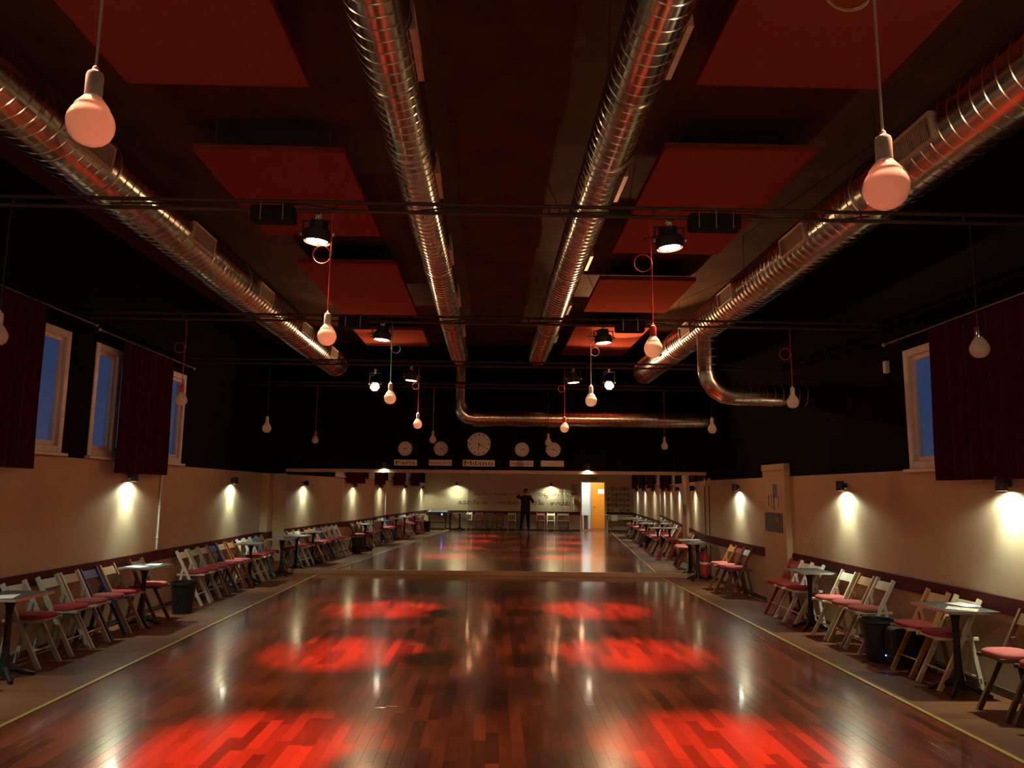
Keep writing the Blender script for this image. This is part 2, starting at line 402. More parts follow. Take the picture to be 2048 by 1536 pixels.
# ------------------------------------------------------------------ windows
def window(n, side, y0, y1, z0, z1):
    x = XL if side < 0 else XR; s = side
    e = bpy.data.objects.new('window_%d' % n, None); COL.objects.link(e); e.location = (x, y0, z0); e['kind'] = 'structure'
    w, h = y1-y0, z1-z0
    def X(a, c): return (min(s*a, s*c), max(s*a, s*c))
    fr = MB(); xa, xb = X(-.012, .10)
    for (ya, yb, za, zb) in ((0, .075, 0, h), (w-.075, w, 0, h), (.075, w-.075, 0, .075), (.075, w-.075, h-.075, h), (w/2-.05, w/2+.05, .075, h-.075)):
        fr.cbox(xa, xb, ya, yb, za, zb, .006)
    ob('window_frame', fr, M['white'], e)
    for ya, yb in ((.075, w/2-.05), (w/2+.05, w-.075)):
        sa = MB(); xa, xb = X(.02, .06)
        for q in ((ya, ya+.045, .075, h-.075), (yb-.045, yb, .075, h-.075), (ya+.045, yb-.045, .075, .12), (ya+.045, yb-.045, h-.12, h-.075)): sa.cbox(xa, xb, *q, .004)
        so = ob('sash', sa, M['white'], e)
        xa, xb = X(.037, .043)
        ob('pane', MB().box(xa, xb, ya+.045, yb-.045, .12, h-.12), M['glass'], so)
    xa, xb = X(-.06, .02)
    ob('window_sill', MB().cbox(xa, xb, -.04, w+.04, -.03, 0, .004), M['white'], e)
    hb = MB().tube([(-s*.012, w/2, h*.46), (-s*.05, w/2, h*.46), (-s*.055, w/2, h*.46-.03), (-s*.055, w/2, h*.46-.11)], .009, 6)
    ob('window_handle', hb, M['white'], e, smooth=True)
for i, (a, c, z0, z1) in enumerate(WIN_L): window(i+1, -1, a, c, z0, z1)
for i, (a, c, z0, z1) in enumerate(WIN_R): window(i+6, 1, a, c, z0, z1)
def curtain(side, y0, y1, z0, z1, label, group):
    x = (XL+.12) if side < 0 else (XR-.12); n = int((y1-y0)*34); b = MB(); ph = random.random()*6
    rows = 7
    def w(t, zt): return .030*sin(t*2*pi*(y1-y0)*7.5+ph)+.014*sin(t*23+ph*2+zt*1.3)
    for layer in (0, 1):
        o_ = len(b.v)
        for j in range(rows+1):
            zt = j/rows; z = z0+(z1-z0)*zt
            for i in range(n+1):
                t = i/n; amp = (.55+.45*(1-zt))
                b.v.append((x+w(t, zt)*amp+layer*.006, y0+(y1-y0)*t+.012*sin(zt*5+ph)*(1-zt), z))
        for j in range(rows):
            for i in range(n):
                a = o_+j*(n+1)+i; q = (a, a+1, a+n+2, a+n+1)
                b.f.append(q if layer else q[::-1])
    m = (rows+1)*(n+1)
    for i in range(n): b.f.append((i, i+1, m+i+1, m+i))
    return tag(ob('curtain', b, M['curtain'], smooth=True), label, 'curtain', group)
gc = 'burgundy window curtains'
curtain(-1, 8.66, 10.10, 1.765, 3.29, 'burgundy velvet curtain on the white-pipe wall between two partly covered windows', gc)
curtain(-1, 5.55, 7.12, 1.765, 3.32, 'burgundy velvet curtain on the white-pipe wall covering the window next to the bare one', gc)
curtain(-1, 2.7, 4.2, 1.765, 3.3, 'burgundy velvet curtain on the white-pipe wall second from the photographer', gc)
curtain(-1, 0.0, 1.4, 1.765, 3.3, 'burgundy velvet curtain on the white-pipe wall level with the photographer', gc)
curtain(1, 5.0, 6.68, 1.73, 3.11, 'burgundy velvet curtain on the poster-pillar wall covering half of a white window', gc)
curtain(1, 2.4, 4.0, 1.73, 3.11, 'burgundy velvet curtain on the poster-pillar wall second from the photographer', gc)
curtain(1, -.4, 1.2, 1.73, 3.11, 'burgundy velvet curtain on the poster-pillar wall level with the photographer', gc)
def rod(side, y0, y1, z, label):
    x = (XL+.12) if side < 0 else (XR-.12)
    t = thing('curtain_rod', label, 'curtain rod', (x, y0, z))
    ob('pole', MB().tube([(0, 0, 0), (0, y1-y0, 0)], .010, 8), M['curtain_in'], t, smooth=True)
    for y in (0, y1-y0): ob('finial', MB().lathe([(.004, -.02), (.018, -.008), (.018, .008), (.004, .02)], 10), M['white'], t, (0, y, 0), smooth=True)
    for y in (.12, y1-y0-.12): ob('bracket', MB().bar((0, y, 0), (side*.12, y, 0), .012, .02), M['curtain_in'], t)
rod(-1, 5.4, 8.05, 3.33, 'thin grey curtain rod above the bare window on the white-pipe wall')
rod(-1, 8.12, 10.75, 3.30, 'thin grey curtain rod over the corner-side windows of the white-pipe wall')
rod(-1, 2.5, 4.8, 3.31, 'thin grey curtain rod second from the photographer on the white-pipe wall')
rod(-1, -.1, 2.0, 3.31, 'thin grey curtain rod beside the photographer on the white-pipe wall')
rod(1, 4.9, 7.5, 3.13, 'thin grey curtain rod above the white window of the poster-pillar wall')
rod(1, 2.3, 4.4, 3.13, 'thin grey curtain rod second from the photographer on the poster-pillar wall')
rod(1, -.5, 1.6, 3.13, 'thin grey curtain rod beside the photographer on the poster-pillar wall')

# ------------------------------------------------------------------ mirror: five panels in a pale wood frame
U0, U1 = -4.66, 3.53
mr = thing('wall_mirror', 'wide wall mirror of five panels in a pale wooden frame', 'mirror', OW, (0, 0, -TH))
# local: x along the wall, y into the wall, z up
ob('frame_top', MB().cbox(U0-.02, U1+.02, -.06, 0, 1.935, 2.0, .004), M['frame'], mr)
ob('frame_bottom', MB().cbox(U0-.02, U1+.02, -.06, 0, .0, .085, .004), M['frame'], mr)
seams = [U0, -2.93, -1.10, .74, 2.60, U1]; rots = [.9, .2, 0.0, .25, 1.9]
for k in range(5):
    a, c = seams[k]+.002, seams[k+1]-.002; w = c-a
    ob('mirror_panel', MB().box(-w/2, w/2, -.004, .004, .085, 1.935), M['mirror'], mr, ((a+c)/2, -.035, 0), (0, 0, -radians(rots[k])))

# ------------------------------------------------------------------ ducts
def helix_pipe(r, L, pitch=.105, n=56, ridge=.005):
    b = MB(); reps = int(L/pitch); prof = [(0, 0), (pitch*.88, 0), (pitch*.91, ridge), (pitch*.97, ridge)]
    m = len(prof)*reps
    for i in range(m):
        dy, dr = prof[i % 4]; y0_ = (i//4)*pitch+dy
        for k in range(n):
            t = 2*pi*k/n
            b.v.append(((r+dr)*cos(t), y0_+pitch*k/n, (r+dr)*sin(t)))
    for i in range(m-1):
        for k in range(n):
            if k < n-1: b.f.append((i*n+k, (i+1)*n+k, (i+1)*n+k+1, i*n+k+1))
            elif i+5 < m: b.f.append((i*n+k, (i+1)*n+k, (i+5)*n, (i+4)*n))
    return b
def ring_y(r, y, w=.03, n=40):
    return MB().lathe([(r, -w/2), (r+.006, -w/2), (r+.006, w/2), (r, w/2)], n, Matrix.Translation((0, y, 0)) @ Matrix.Rotation(-pi/2, 4, 'X'), cap=False)
def cap_y(r, y, sgn, n=40):
    return MB().lathe([(r+.004, 0), (r+.004, sgn*.02), (r-.03, sgn*.06), (.01, sgn*.075)], n, Matrix.Translation((0, y, 0)) @ Matrix.Rotation(-pi/2, 4, 'X'))
def grille(parent, r, y, sx, tilt=0.):
    e = MB(); L, H = .52, .15
    fx = sx*(r*.93)
    g = ob('air_grille', MB().cbox(-.012, .025, 0, L, -H/2-.012, -H/2+.006, .002).cbox(-.012, .025, 0, L, H/2-.006, H/2+.012, .002).cbox(-.012, .025, 0, .02, -H/2, H/2, .002).cbox(-.012, .025, L-.02, L, -H/2, H/2, .002), M['grille'], parent,
           (sx*r*.97*cos(tilt), y, r*.97*sin(tilt)), (0, -tilt if sx > 0 else pi+tilt, 0))
    ob('cavity', MB().box(-.03, -.006, .02, L-.02, -H/2+.006, H/2-.006), M['ductdark'], g)
    sl = MB()
    for k in range(24): sl.box(-.006, .016, .03+k*.0195, .036+k*.0195, -H/2+.006, H/2-.006)
    s_ = ob('louvre_slats', sl, M['grille'], g); s_['kind'] = 'stuff'
    return g
def duct(name, label, x, z, r, y0, y1, grilles, sx, group):
    t = thing(name, label, 'air duct', (x, y0, z), (0, 0, 0), group)
    ob('spiral_pipe', helix_pipe(r, y1-y0).mesh('spiral_pipe', True, 18), M['duct'], t)
    ob('end_cap', cap_y(r, y1-y0-.01, 1), M['duct'], t, smooth=True)
    ob('end_cap', cap_y(r, .1, -1), M['duct'], t, smooth=True)
    y = 2.9
    while y < y1-y0-.5:
        ob('joint_collar', ring_y(r, y), M['duct'], t, smooth=True); y += 3.0
    for gy in grilles: grille(t, r, gy-y0, sx, radians(-6 if abs(x) > 2 else 6))
    k = .9
    while k < y1-y0-.3:
        ob('hanger', MB().tube([(0, k, r), (0, k, ZC-z)], .005, 6).add(ring_y(r+.001, k, .02).v, ring_y(r+.001, k, .02).f), M['wire'], t); k += 2.95
    return t
gd = 'galvanised ventilation ducts under the ceiling'
LOd = duct('spiral_duct', 'wide galvanised spiral duct running along the white-pipe wall side', -2.91, 3.90, .22, -1.6, 13.75, [2.3, 4.55, 6.5, 8.45, 10.4, 12.3], 1, gd)
LId = duct('spiral_duct', 'galvanised spiral duct bending down into a pipe across the clock wall', -.635, 4.13, .168, -1.6, 14.15, [2.0, 3.75, 5.6, 7.5, 9.4, 11.4], 1, gd)
RId = duct('spiral_duct', 'straight galvanised spiral duct with a blunt end, third from the white-pipe wall', .84, 4.09, .165, -1.6, 13.75, [1.6, 3.6, 5.5, 7.5, 9.6, 11.6], 1, gd)
ROd = duct('spiral_duct', 'wide galvanised spiral duct with a branch into the poster-pillar wall', 2.83, 3.82, .22, -1.6, 13.7, [2.4, 4.15, 6.0, 7.9, 9.7, 11.5], -1, gd)
def elbow_run(parent, pts, r, name, seg=.105):
    """straight ridged run through pts (local)"""
    p, q = Vector(pts[0]), Vector(pts[1]); L = (q-p).length
    prof = []; y = 0
    while y < L-.02:
        prof += [(r, y), (r, min(y+seg-.014, L)), (r+.004, min(y+seg-.010, L)), (r+.004, min(y+seg-.004, L))]; y += seg
    d = (q-p).normalized(); rot = Vector((0, 0, 1)).rotation_difference(d).to_matrix().to_4x4()
    return ob(name, MB().lathe(prof, 32, Matrix.Translation(p) @ rot), M['duct'], parent, smooth=True)
def gore_elbow(parent, c, a, bdir, R, r, n=4):
    """segmented elbow: from direction a turning to bdir, starting at c"""
    a = Vector(a).normalized(); bdir = Vector(bdir).normalized(); c = Vector(c); ctr = c+bdir*R
    e = MB(); ringn = 28; o_ = []
    for k in range(n+1):
        t = k/n*pi/2
        rad = (-bdir*cos(t)+a*sin(t)); pos = ctr+rad*R; side = a.cross(bdir).normalized()
        o_.append(len(e.v))
        sc = r/ (cos(pi/4/n) if 0 < k < n else 1)
        for j in range(ringn):
            q = 2*pi*j/ringn; e.v.append(tuple(pos+rad*(sc*cos(q))+side*(r*sin(q))))
    for k in range(n):
        for j in range(ringn):
            j2 = (j+1) % ringn; e.f.append((o_[k]+j, o_[k]+j2, o_[k+1]+j2, o_[k+1]+j))
    return ob('segmented_elbow', e, M['duct'], parent, smooth=True)
# inner duct: drops at the clock wall and runs to the far corner (local origin at duct start)
ly = 14.25+1.6
ob('reducer_box', MB().lathe([(.168, 0), (.168, .10), (.135, .22)], 28, Matrix.Translation((0, ly-.10, .02)) @ Matrix.Rotation(pi, 4, 'X')), M['duct'], LId, smooth=True)
elbow_run(LId, [(0.03, ly-.10, .02), (0.03, ly-.10, -.92)], .135, 'drop_pipe')
ob('damper_collar', MB().lathe([(.135, -.02), (.15, -.02), (.15, .02), (.135, .02)], 28, Matrix.Translation((0.03, ly-.10, -.52))), M['blackmetal'], LId, smooth=True)
gore_elbow(LId, (0.03, ly-.10, -.90), (0, 0, -1), (1, 0, 0), .26, .16)
elbow_run(LId, [(.29, ly-.10, -1.16), (4.86, ly-.36, -1.18)], .165, 'wall_pipe')
# outer duct branch
by = 9.62+1.6
elbow_run(ROd, [(0, by, -.16), (0, by, -.66)], .145, 'branch_drop')
gore_elbow(ROd, (0, by, -.64), (0, 0, -1), (1, 0, 0), .30, .145)
elbow_run(ROd, [(.30, by, -.94), (1.33, by, -.96)], .145, 'branch_pipe')

# ------------------------------------------------------------------ red acoustic panels
gp = 'red ceiling panels'
PANELS = [(-2.40, -1.22, 2.2, 4.62), (-2.36, -1.18, 5.58, 7.52), (-2.28, -1.14, 8.48, 11.05), (-2.30, -1.16, 12.1, 13.5),
          (1.28, 2.47, 2.1, 4.48), (1.29, 2.47, 5.38, 7.92), (1.31, 2.51, 8.97, 10.65), (1.31, 2.50, 11.65, 14.2)]
for i, (xa, xb, ya, yb) in enumerate(PANELS):
    side = 'white-pipe' if i < 4 else 'poster-pillar'; k = ['fourth', 'third', 'second', 'first'][i % 4]
    t = thing('acoustic_panel', f'red acoustic ceiling panel, {k} from the clock wall, {side} side', 'ceiling panel', ((xa+xb)/2, (ya+yb)/2, 4.2), group=gp)
    w, l = (xb-xa)/2, (yb-ya)/2
    ob('felt_board', MB().cbox(-w, w, -l, l, 0, .055, .004), M['panel'], t)
    for sx in (-1, 1):
        for sy in (-1, 1): ob('suspension_wire', MB().tube([(sx*(w-.14), sy*(l-.10), .055), (sx*(w-.14), sy*(l-.10), ZC-4.2-.002)], .0035, 5), M['wire'], t)

# ------------------------------------------------------------------ lighting bars with lamps, cables and pendants
BARS = [(2.0, 3.50), (4.9, 3.53), (7.75, 3.41), (10.5, 3.41), (13.4, 3.50)]
bname = {0: 'bar above the photographer', 1: 'bar fourth from the clock wall', 2: 'bar third from the clock wall', 3: 'bar second from the clock wall', 4: 'bar next to the clock wall'}
for i, (y, z) in enumerate(BARS):
    t = thing('lighting_bar', f'dark double-pipe lighting {bname[i]}, spanning wall to wall', 'lighting bar', (0, y, z), group='lighting bars')
    ob('pipe', MB().tube([(XL, 0, 0), (XR, 0, 0)], .014, 8), M['bar'], t, smooth=True)
    ob('pipe', MB().tube([(XL, 0, -.062), (XR, 0, -.062)], .014, 8), M['bar'], t, smooth=True)
    x = XL+.45
    while x < XR:
        ob('rung', MB().tube([(x, 0, 0), (x, 0, -.062)], .008, 6), M['bar'], t, smooth=True); x += .72
    if i in (1, 2, 3):
        c = MB(); ps = []
        for k in range(60):
            xx = -2.6+5.2*k/59; ps.append((xx, y+.022+.008*sin(k*.9), z-.03+.02*sin(k*.55)-.018*abs(sin(k*.21))))
        tag(ob('power_cable', c.tube(ps, .007, 6), CORD['black'], smooth=True), f'black power cable wound along the {bname[i]}', 'cable', 'cables on the lighting bars')

def spot_light(parent, loc, rot, W_, col, ang, blend, rad, name='lamp_light'):
    ld = bpy.data.lights.new(name, 'SPOT'); ld.energy = W_; ld.color = col; ld.spot_size = radians(ang); ld.spot_blend = blend; ld.shadow_soft_size = rad
    lo = bpy.data.objects.new(name, ld); COL.objects.link(lo); lo.parent = parent; lo.location = loc; lo.rotation_euler = rot; return lo
def par_lamp(label, loc, yoke_z, rot, W_, col, led, ang, blend=.6, group='LED wash lamps on the lighting bars', spill=0, spill_cone=64, spill_col=(1.0, .64, .34)):
    """lamp head whose lens looks along local -z; yoke goes up to the bar"""
    t = thing('stage_lamp', label, 'stage lamp', loc, (0, 0, 0), group)
    hd = ob('housing', MB().lathe([(.03, .15), (.052, .14), (.058, .09), (.088, .075), (.095, .055), (.095, .0), (.088, -.004), (.086, .012), (.005, .012)], 24, cap=False), M['blackplastic'], t, rot=rot, smooth=True)
    fins = MB()
    for k in range(8):
        a = k*pi/4; fins.bar((cos(a)*.05, sin(a)*.05, .085), (cos(a)*.05, sin(a)*.05, .145), .006, .03, (cos(a), sin(a), 0))
    ob('cooling_fins', fins, M['blackmetal'], hd)
    for k in range(7):
        a = k*pi/3; rr = 0 if k == 6 else .052
        ob('led_lens', MB().lathe([(.021, .012), (.021, .002), (.014, -.004), (.002, -.006)], 12), led, hd, (rr*cos(a), rr*sin(a), 0), smooth=True)
    y = MB().bar((-.100, 0, .05), (-.100, 0, yoke_z-.05), .006, .028, (0, 1, 0)).bar((.100, 0, .05), (.100, 0, yoke_z-.05), .006, .028, (0, 1, 0)).bar((-.103, 0, yoke_z-.05), (.103, 0, yoke_z-.05), .028, .006)
    ob('yoke', y, M['blackmetal'], t)
    ob('clamp', MB().bar((0, 0, yoke_z-.06), (0, 0, yoke_z+.02), .03, .03).tube([(0, -.03, yoke_z), (0, .03, yoke_z)], .024, 10), M['greystrap'], t)
    for s_ in (-1, 1): ob('knob', MB().lathe([(.016, -.008), (.016, .008), (.006, .012)], 10, Matrix.Translation((s_*.108, 0, .055)) @ Matrix.Rotation(pi/2, 4, 'Y')), M['greystrap'], t, smooth=True)
    lp = [(.05*sin(a)*.8-.07, .01*a, yoke_z-.06-.02*a+.05*(1-cos(a))*.3) for a in [k*.45 for k in range(12)]]
    ob('lead', MB().tube([(0, .03, yoke_z-.05), (-.08, .04, yoke_z-.10), (-.17, .05, .08), (-.12, .04, .03), (-.04, .02, .10)], .005, 6), CORD['black'], t, smooth=True)
    spot_light(hd, (0, 0, -.02), (0, 0, 0), W_, col, ang, blend, .025)
    if spill: spot_light(hd, (0, 0, -.02), (0, 0, 0), spill, spill_col if spill_cone < 90 else WARM, spill_cone, .35, .03)
    return t
RED = (1.0, .105, .06)
for i, (y, z) in enumerate(BARS[:4]):
    for s_ in (-1, 1):
        side = 'white-pipe' if s_ < 0 else 'poster-pillar'
        zl = [3.26, 3.27, 3.17, 3.14][i]
        par_lamp(f'black red-beam LED wash lamp under the {bname[i]}, {side} side', (s_*[1.255, 1.21, 1.175, 1.155][i], y+.06, zl), z-.062-zl, (0, -s_*radians(4.5), 0), PAR_W*(.6 if i == 0 else 1), RED, M['led_red'], 34, .9, spill=PAR_SPILL_W*(2.2 if i == 0 else 1.25), spill_cone=46 if i == 0 else 60, spill_col=(1.0, .36, .21) if i == 0 else (1.0, .64, .34))
WARM = (1.0, .50, .22)
for s_, lab in ((-1, 'white-pipe'), (1, 'poster-pillar')):
    z = 3.42 if s_ < 0 else 3.50
    par_lamp(f'black warm-white stage lamp near the clock wall turned along the room, {lab} side', (s_*2.1, 13.33, z), .30, (-radians(107), 0, s_*radians(3)), SPOT_FAR_W*(1.6 if s_ > 0 else .22), WARM, M['led_warm'], 50, .6, 'warm lamps turned along the room', spill=45 if s_ > 0 else 20, spill_cone=165)
    par_lamp(f'black warm-white stage lamp above the photographer turned to the mirror, {lab} side', (s_*2.0, 1.9, 3.30), .30, (radians(78), 0, 0), SPOT_NEAR_W*(6.0 if s_ > 0 else 2.5), WARM, M['led_warm'], 32, .8, 'warm lamps turned along the room')
# small boxes strapped to the bars
def bar_box(label, xa, xb, y, z, n):
    t = thing('ballast_box', label, 'ballast box', ((xa+xb)/2, y, z), group='ballast boxes on the lighting bars'); w = (xb-xa)/2
    ob('box_body', MB().cbox(-w, w, -.05, .05, -.155, -.04, .012), M['ballast'], t)
    for k in range(n):
        xx = -w+(k+.5)*2*w/n; ob('strap', MB().tube([(xx, -.053, -.15), (xx, -.053, -.035), (xx, 0, .012), (xx, .053, -.035), (xx, .053, -.15)], .004, 6), M['greystrap'], t, smooth=True)
bar_box('black box strapped under the bar beside the red-cord pendant with white socket', -1.64, -1.345, 4.9, 3.53, 2)
bar_box('black box with three straps under the bar beside the red-socket pendant', 1.33, 1.68, 4.9, 3.53, 3)
bar_box('black box strapped under the bar beside the green-cord pendant', -1.62, -1.31, 7.75, 3.43, 2)
bar_box('black box strapped under the bar beside the looped beige-cord pendant', 1.29, 1.60, 7.75, 3.43, 2)

bulb_me = MB().lathe([(.020, .030), (.022, .024), (.031, .012), (.043, -.004), (.0460, -.010), (.0455, -.013), (.054, -.026), (.0600, -.040), (.0625, -.057), (.0600, -.076), (.051, -.096), (.036, -.111), (.018, -.1185), (.002, -.120)], 28, cap=False).mesh('bulb', True, 60)
sock_me = MB().lathe([(.004, .116), (.008, .112), (.010, .102), (.020, .094), (.0230, .084), (.0230, .024), (.019, .020)], 20).mesh('socket', True, 30)
bulb_me.materials.append(M['bulb'])
def pendant(x, y, zb, zbar, cord, sock, loop, label, tiltx=0):
    t = thing('pendant_lamp', label, 'pendant lamp', (x, y, zb+.06), group='bare globe pendants')
    ob('bulb', bulb_me, None, t)
    ob('socket', sock_me, CORD[sock], t, bylink=True)
    top = zbar-(zb+.06)
    pts = [(0, 0, .108)]
    if loop:
        zl = top*.62; r = loop
        pts += [(0, 0, zl-.10), (0, 0, zl-r)]
        for k in range(1, 18): a = -pi/2+k*2*pi/17; pts.append((-r*1.0+r*cos(a)+r, .004*k/17, zl+r*sin(a)))
        sgn = -1 if loop > 0 else 1
        pts = pts[:3]+[(sgn*abs(r)+abs(r)*cos(2*pi*k/18)*(-sgn), .012*k/18, zl+abs(r)*sin(2*pi*k/18)) for k in range(0, 19)]
        pts += [(0, .012, zl+.06)]
        ob('cord_tie', MB().lathe([(.007, -.008), (.007, .008)], 8), CORD['white'], t, (0, .006, zl+.004))
    pts += [(0, 0, top)]
    ob('cord', MB().tube(pts, .0042, 6), CORD[cord], t, smooth=True)
PEND = [(-1.13, 2.0, 2.66, 0, 'white', 'white', 0, 'white cord and white socket over the photographer, white-pipe side'),
        (1.11, 2.0, 2.52, 0, 'white', 'white', .075, 'looped white cord over the photographer, poster-pillar side'),
        (-1.10, 4.9, 2.66, 1, 'red', 'white', .06, 'red looped cord and white socket beside a black box'),
        (1.07, 4.9, 2.61, 1, 'red', 'red', .06, 'red looped cord and red socket beside the three-strap box'),
        (-1.06, 7.75, 2.60, 2, 'green', 'white', -.045, 'green looped cord'),
        (1.03, 7.75, 2.60, 2, 'beige', 'white', -.045, 'beige cord with a stiff white loop'),
        (-1.04, 10.5, 2.57, 3, 'red', 'white', .045, 'red cord and white socket near the clock wall'),
        (1.02, 10.5, 2.54, 3, 'red', 'red', .045, 'red cord and red socket near the clock wall'),
        (-1.05, 13.4, 2.55, 4, 'beige', 'white', 0, 'beige cord hanging before the Buenos Aires clock'),
        (1.01, 13.4, 2.52, 4, 'black', 'white', 0, 'thin cord hanging before the rightmost clock of the row'),
        (-3.24, 4.9, 2.63, 1, 'black', 'white', 0, 'thin black cord before the curtain of the white-pipe wall'),
        (-3.20, 7.75, 2.55, 2, 'red', 'red', .055, 'red looped cord and red socket before the white-pipe wall windows'),
        (-3.13, 10.5, 2.49, 3, 'black', 'white', 0, 'black cord before the dark wall near the corner pilaster'),
        (-3.13, 13.4, 2.52, 4, 'red', 'red', 0, 'red cord by the corner of the mirror, white-pipe side'),
        (3.29, 4.9, 2.64, 1, 'black', 'steel', 0, 'black cord and shiny socket before the poster-pillar wall curtain'),
        (3.16, 7.75, 2.61, 2, 'red', 'white', .06, 'red looped cord before the branch duct'),
        (3.11, 10.5, 2.55, 3, 'black', 'white', 0, 'black cord before the end of the clock-wall pipe'),
        (3.10, 13.4, 2.48, 4, 'red', 'white', 0, 'thin red cord by the mirror corner, poster-pillar side')]
for (x, y, zb, bi, c, s_, lp, lab) in PEND: pendant(x, y, zb-.06, BARS[bi][1]-.062, c, s_, lp, 'bare white globe bulb on '+lab)

# ------------------------------------------------------------------ wall sconces
def sconce(label, loc, rz, W_, group, cone=84):
    t = thing('wall_sconce', label, 'wall sconce', loc, (0, 0, rz), group)       # local: wall is at -y, room at +y
    ob('housing', MB().lathe([(.040, .055), (.045, .050), (.045, -.060), (.040, -.062), (.040, -.045), (.002, -.045)], 20, Matrix.Translation((0, .075, 0)), cap=True), M['sconce'], t, smooth=True)
    ob('wall_bracket', MB().cbox(-.022, .022, 0, .035, -.03, .03, .004), M['sconce'], t)
    ob('lamp_lens', MB().lathe([(.039, -.047), (.039, -.052), (.02, -.055), (.002, -.056)], 16, Matrix.Translation((0, .075, 0))), M['sconce_lens'], t, smooth=True)
    spot_light(t, (0, .075, -.066), (0, 0, 0), W_, (.82, 1.0, .76), cone, 1.0, .03)
    spot_light(t, (0, .075, -.066), (0, 0, 0), W_*.45, (.86, 1.0, .74), 156, .35, .02)
gs = 'small dark down-light sconces'
for i, y in enumerate((12.92, 9.29, 5.75, 2.1, -1.25)):
    sconce(f'small dark cylinder sconce casting light down the white-pipe wall, {ORD[i]} from the mirror', (XL, y, 1.735), -pi/2, SCONCE_W, gs)
for i, y in enumerate((12.56, 8.74, 5.94, 3.2, .5)):
    sconce(f'small dark cylinder sconce casting light down the poster-pillar wall, {ORD[i]} from the mirror', (XR, y, 1.70), pi/2, SCONCE_W, gs)
for px, lab in ((-2.10, 'white-pipe'), (1.87, 'poster-pillar')):
    p = EW((Vector((px, 14.64, 0))-OW).dot(TW), 2.075)
    sconce(f'small dark sconce shining onto the mirror frame top, {lab} side', p, pi-TH, SCONCE_END_W, gs)
for x, lab in ((-3.05, 'above the mixing desk'), (.98, 'beside the handwritten slogan')):
    sconce(f'small dark sconce on the slogan wall {lab}', (x, YB, 1.89), 0, SCONCE_W*2.2, gs, 140)

# ------------------------------------------------------------------ clocks and name plates
def text_mesh(txt, size, wanted_w=None, bold=0.0, thick=.001):
    cu = bpy.data.curves.new('lettering', 'FONT'); cu.body = txt; cu.size = size; cu.align_x = 'CENTER'; cu.align_y = 'CENTER'; cu.extrude = thick; cu.offset = bold; cu.resolution_u = 3
    to = bpy.data.objects.new('tmp_text', cu); COL.objects.link(to)
    dg = bpy.context.evaluated_depsgraph_get(); dg.update()
    me = bpy.data.meshes.new_from_object(to.evaluated_get(dg)); bpy.data.objects.remove(to); bpy.data.curves.remove(cu)
    xs = [v.co.x for v in me.vertices]; w = max(xs)-min(xs); cx = (max(xs)+min(xs))/2
    ys = [v.co.y for v in me.vertices]; cy = (max(ys)+min(ys))/2
    for v in me.vertices:
        v.co.x = (v.co.x-cx)*((wanted_w/w) if wanted_w else 1); v.co.y -= cy
    me.name = 'lettering'; return me
def on_wall(px, z, off=0.): return EW((Vector((px, 14.64, 0))-OW).dot(TW), z, off)
def clock(label, px, z, r, hh, mm, big=False):
    t = thing('wall_clock', label, 'wall clock', on_wall(px, z, 0), (pi/2, 0, -TH), 'round wall clocks')    # local z points into the room
    ob('rim', MB().lathe([(r*.92, 0), (r, .006), (r*1.0, .030), (r*.965, .040), (r*.93, .034), (r*.925, .02)], 40, cap=False), M['chrome'], t, smooth=True)
    fc = ob('dial', MB().lathe([(.001, .020), (r*.94, .020), (r*.94, .004), (.001, .004)], 40, cap=False), M['clockface'], t)
    for k in range(12):
        a = k*pi/6; b = MB().box(-r*(.035 if k % 3 else .05), r*(.035 if k % 3 else .05), r*.70, r*.84, .020, .0215)
        ob('hour_mark', b, M['ink'], fc, rot=(0, 0, -a))
    def hand(ang, l, w, zz): ob('hand', MB().add([(-w, -l*.18, zz), (w, -l*.18, zz), (w*.4, l, zz), (-w*.4, l, zz), (-w, -l*.18, zz+.002), (w, -l*.18, zz+.002), (w*.4, l, zz+.002), (-w*.4, l, zz+.002)], [(0,3,2,1),(4,5,6,7),(0,1,5,4),(1,2,6,5),(2,3,7,6),(3,0,4,7)]), M['ink'], t, rot=(0, 0, -ang))
    hand((hh % 12+mm/60)*pi/6, r*.5, r*.045, .024); hand(mm*pi/30, r*.72, r*.03, .027)
    ob('hub', MB().lathe([(r*.05, .02), (r*.05, .032), (r*.02, .034)], 12), M['ink'], t)
    gl = [(r*.945*cos(k*pi/2/7), .036+.05*r/.24*sin(k*pi/2/7)) for k in range(8)]; gl[-1] = (.0005, gl[-1][1])
    ob('glass_cover', MB().lathe(gl, 40, cap=False), M['clockglass'], t, smooth=True)
clock('small round steel clock above the Paris sign', -1.70, 2.405, .145, 9, 12)
clock('small round steel clock above the Buenos Aires sign', -1.0, 2.411, .145, 2, 20)
clock('large round steel clock above the Milano sign', -.25, 2.505, .24, 6, 20)
clock('small round steel clock above the Montevideo sign', .59, 2.405, .145, 2, 20)
clock('small round steel clock above the sign with faded lettering', 1.20, 2.41, .15, 9, 20)
def plate(label, px, z, w, h, txt, inkm, tw, size):
    t = thing('name_plate', label, 'sign', on_wall(px, z, 0), (pi/2, 0, -TH), 'city name plates under the clocks')
    ob('card', MB().cbox(-w/2, w/2, -h/2, h/2, 0, .008, .001), M['plate'], t)
    if txt: ob('lettering', text_mesh(txt, size, tw, 0), inkm, t, (0, 0, .0085))
plate('pale name plate reading Paris', -1.69, 2.134, .45, .115, 'Paris', M['ink'], .38, .10)
plate('pale name plate reading Buenos Aires', -1.005, 2.138, .45, .115, 'Buenos Aires', M['midink'], .41, .085)
plate('larger pale name plate reading Milano', -.254, 2.135, .63, .125, 'Milano', M['ink'], .56, .12)
plate('pale name plate reading Montevideo in fading ink', .583, 2.134, .46, .115, 'Montevideo', M['midink'], .39, .085)
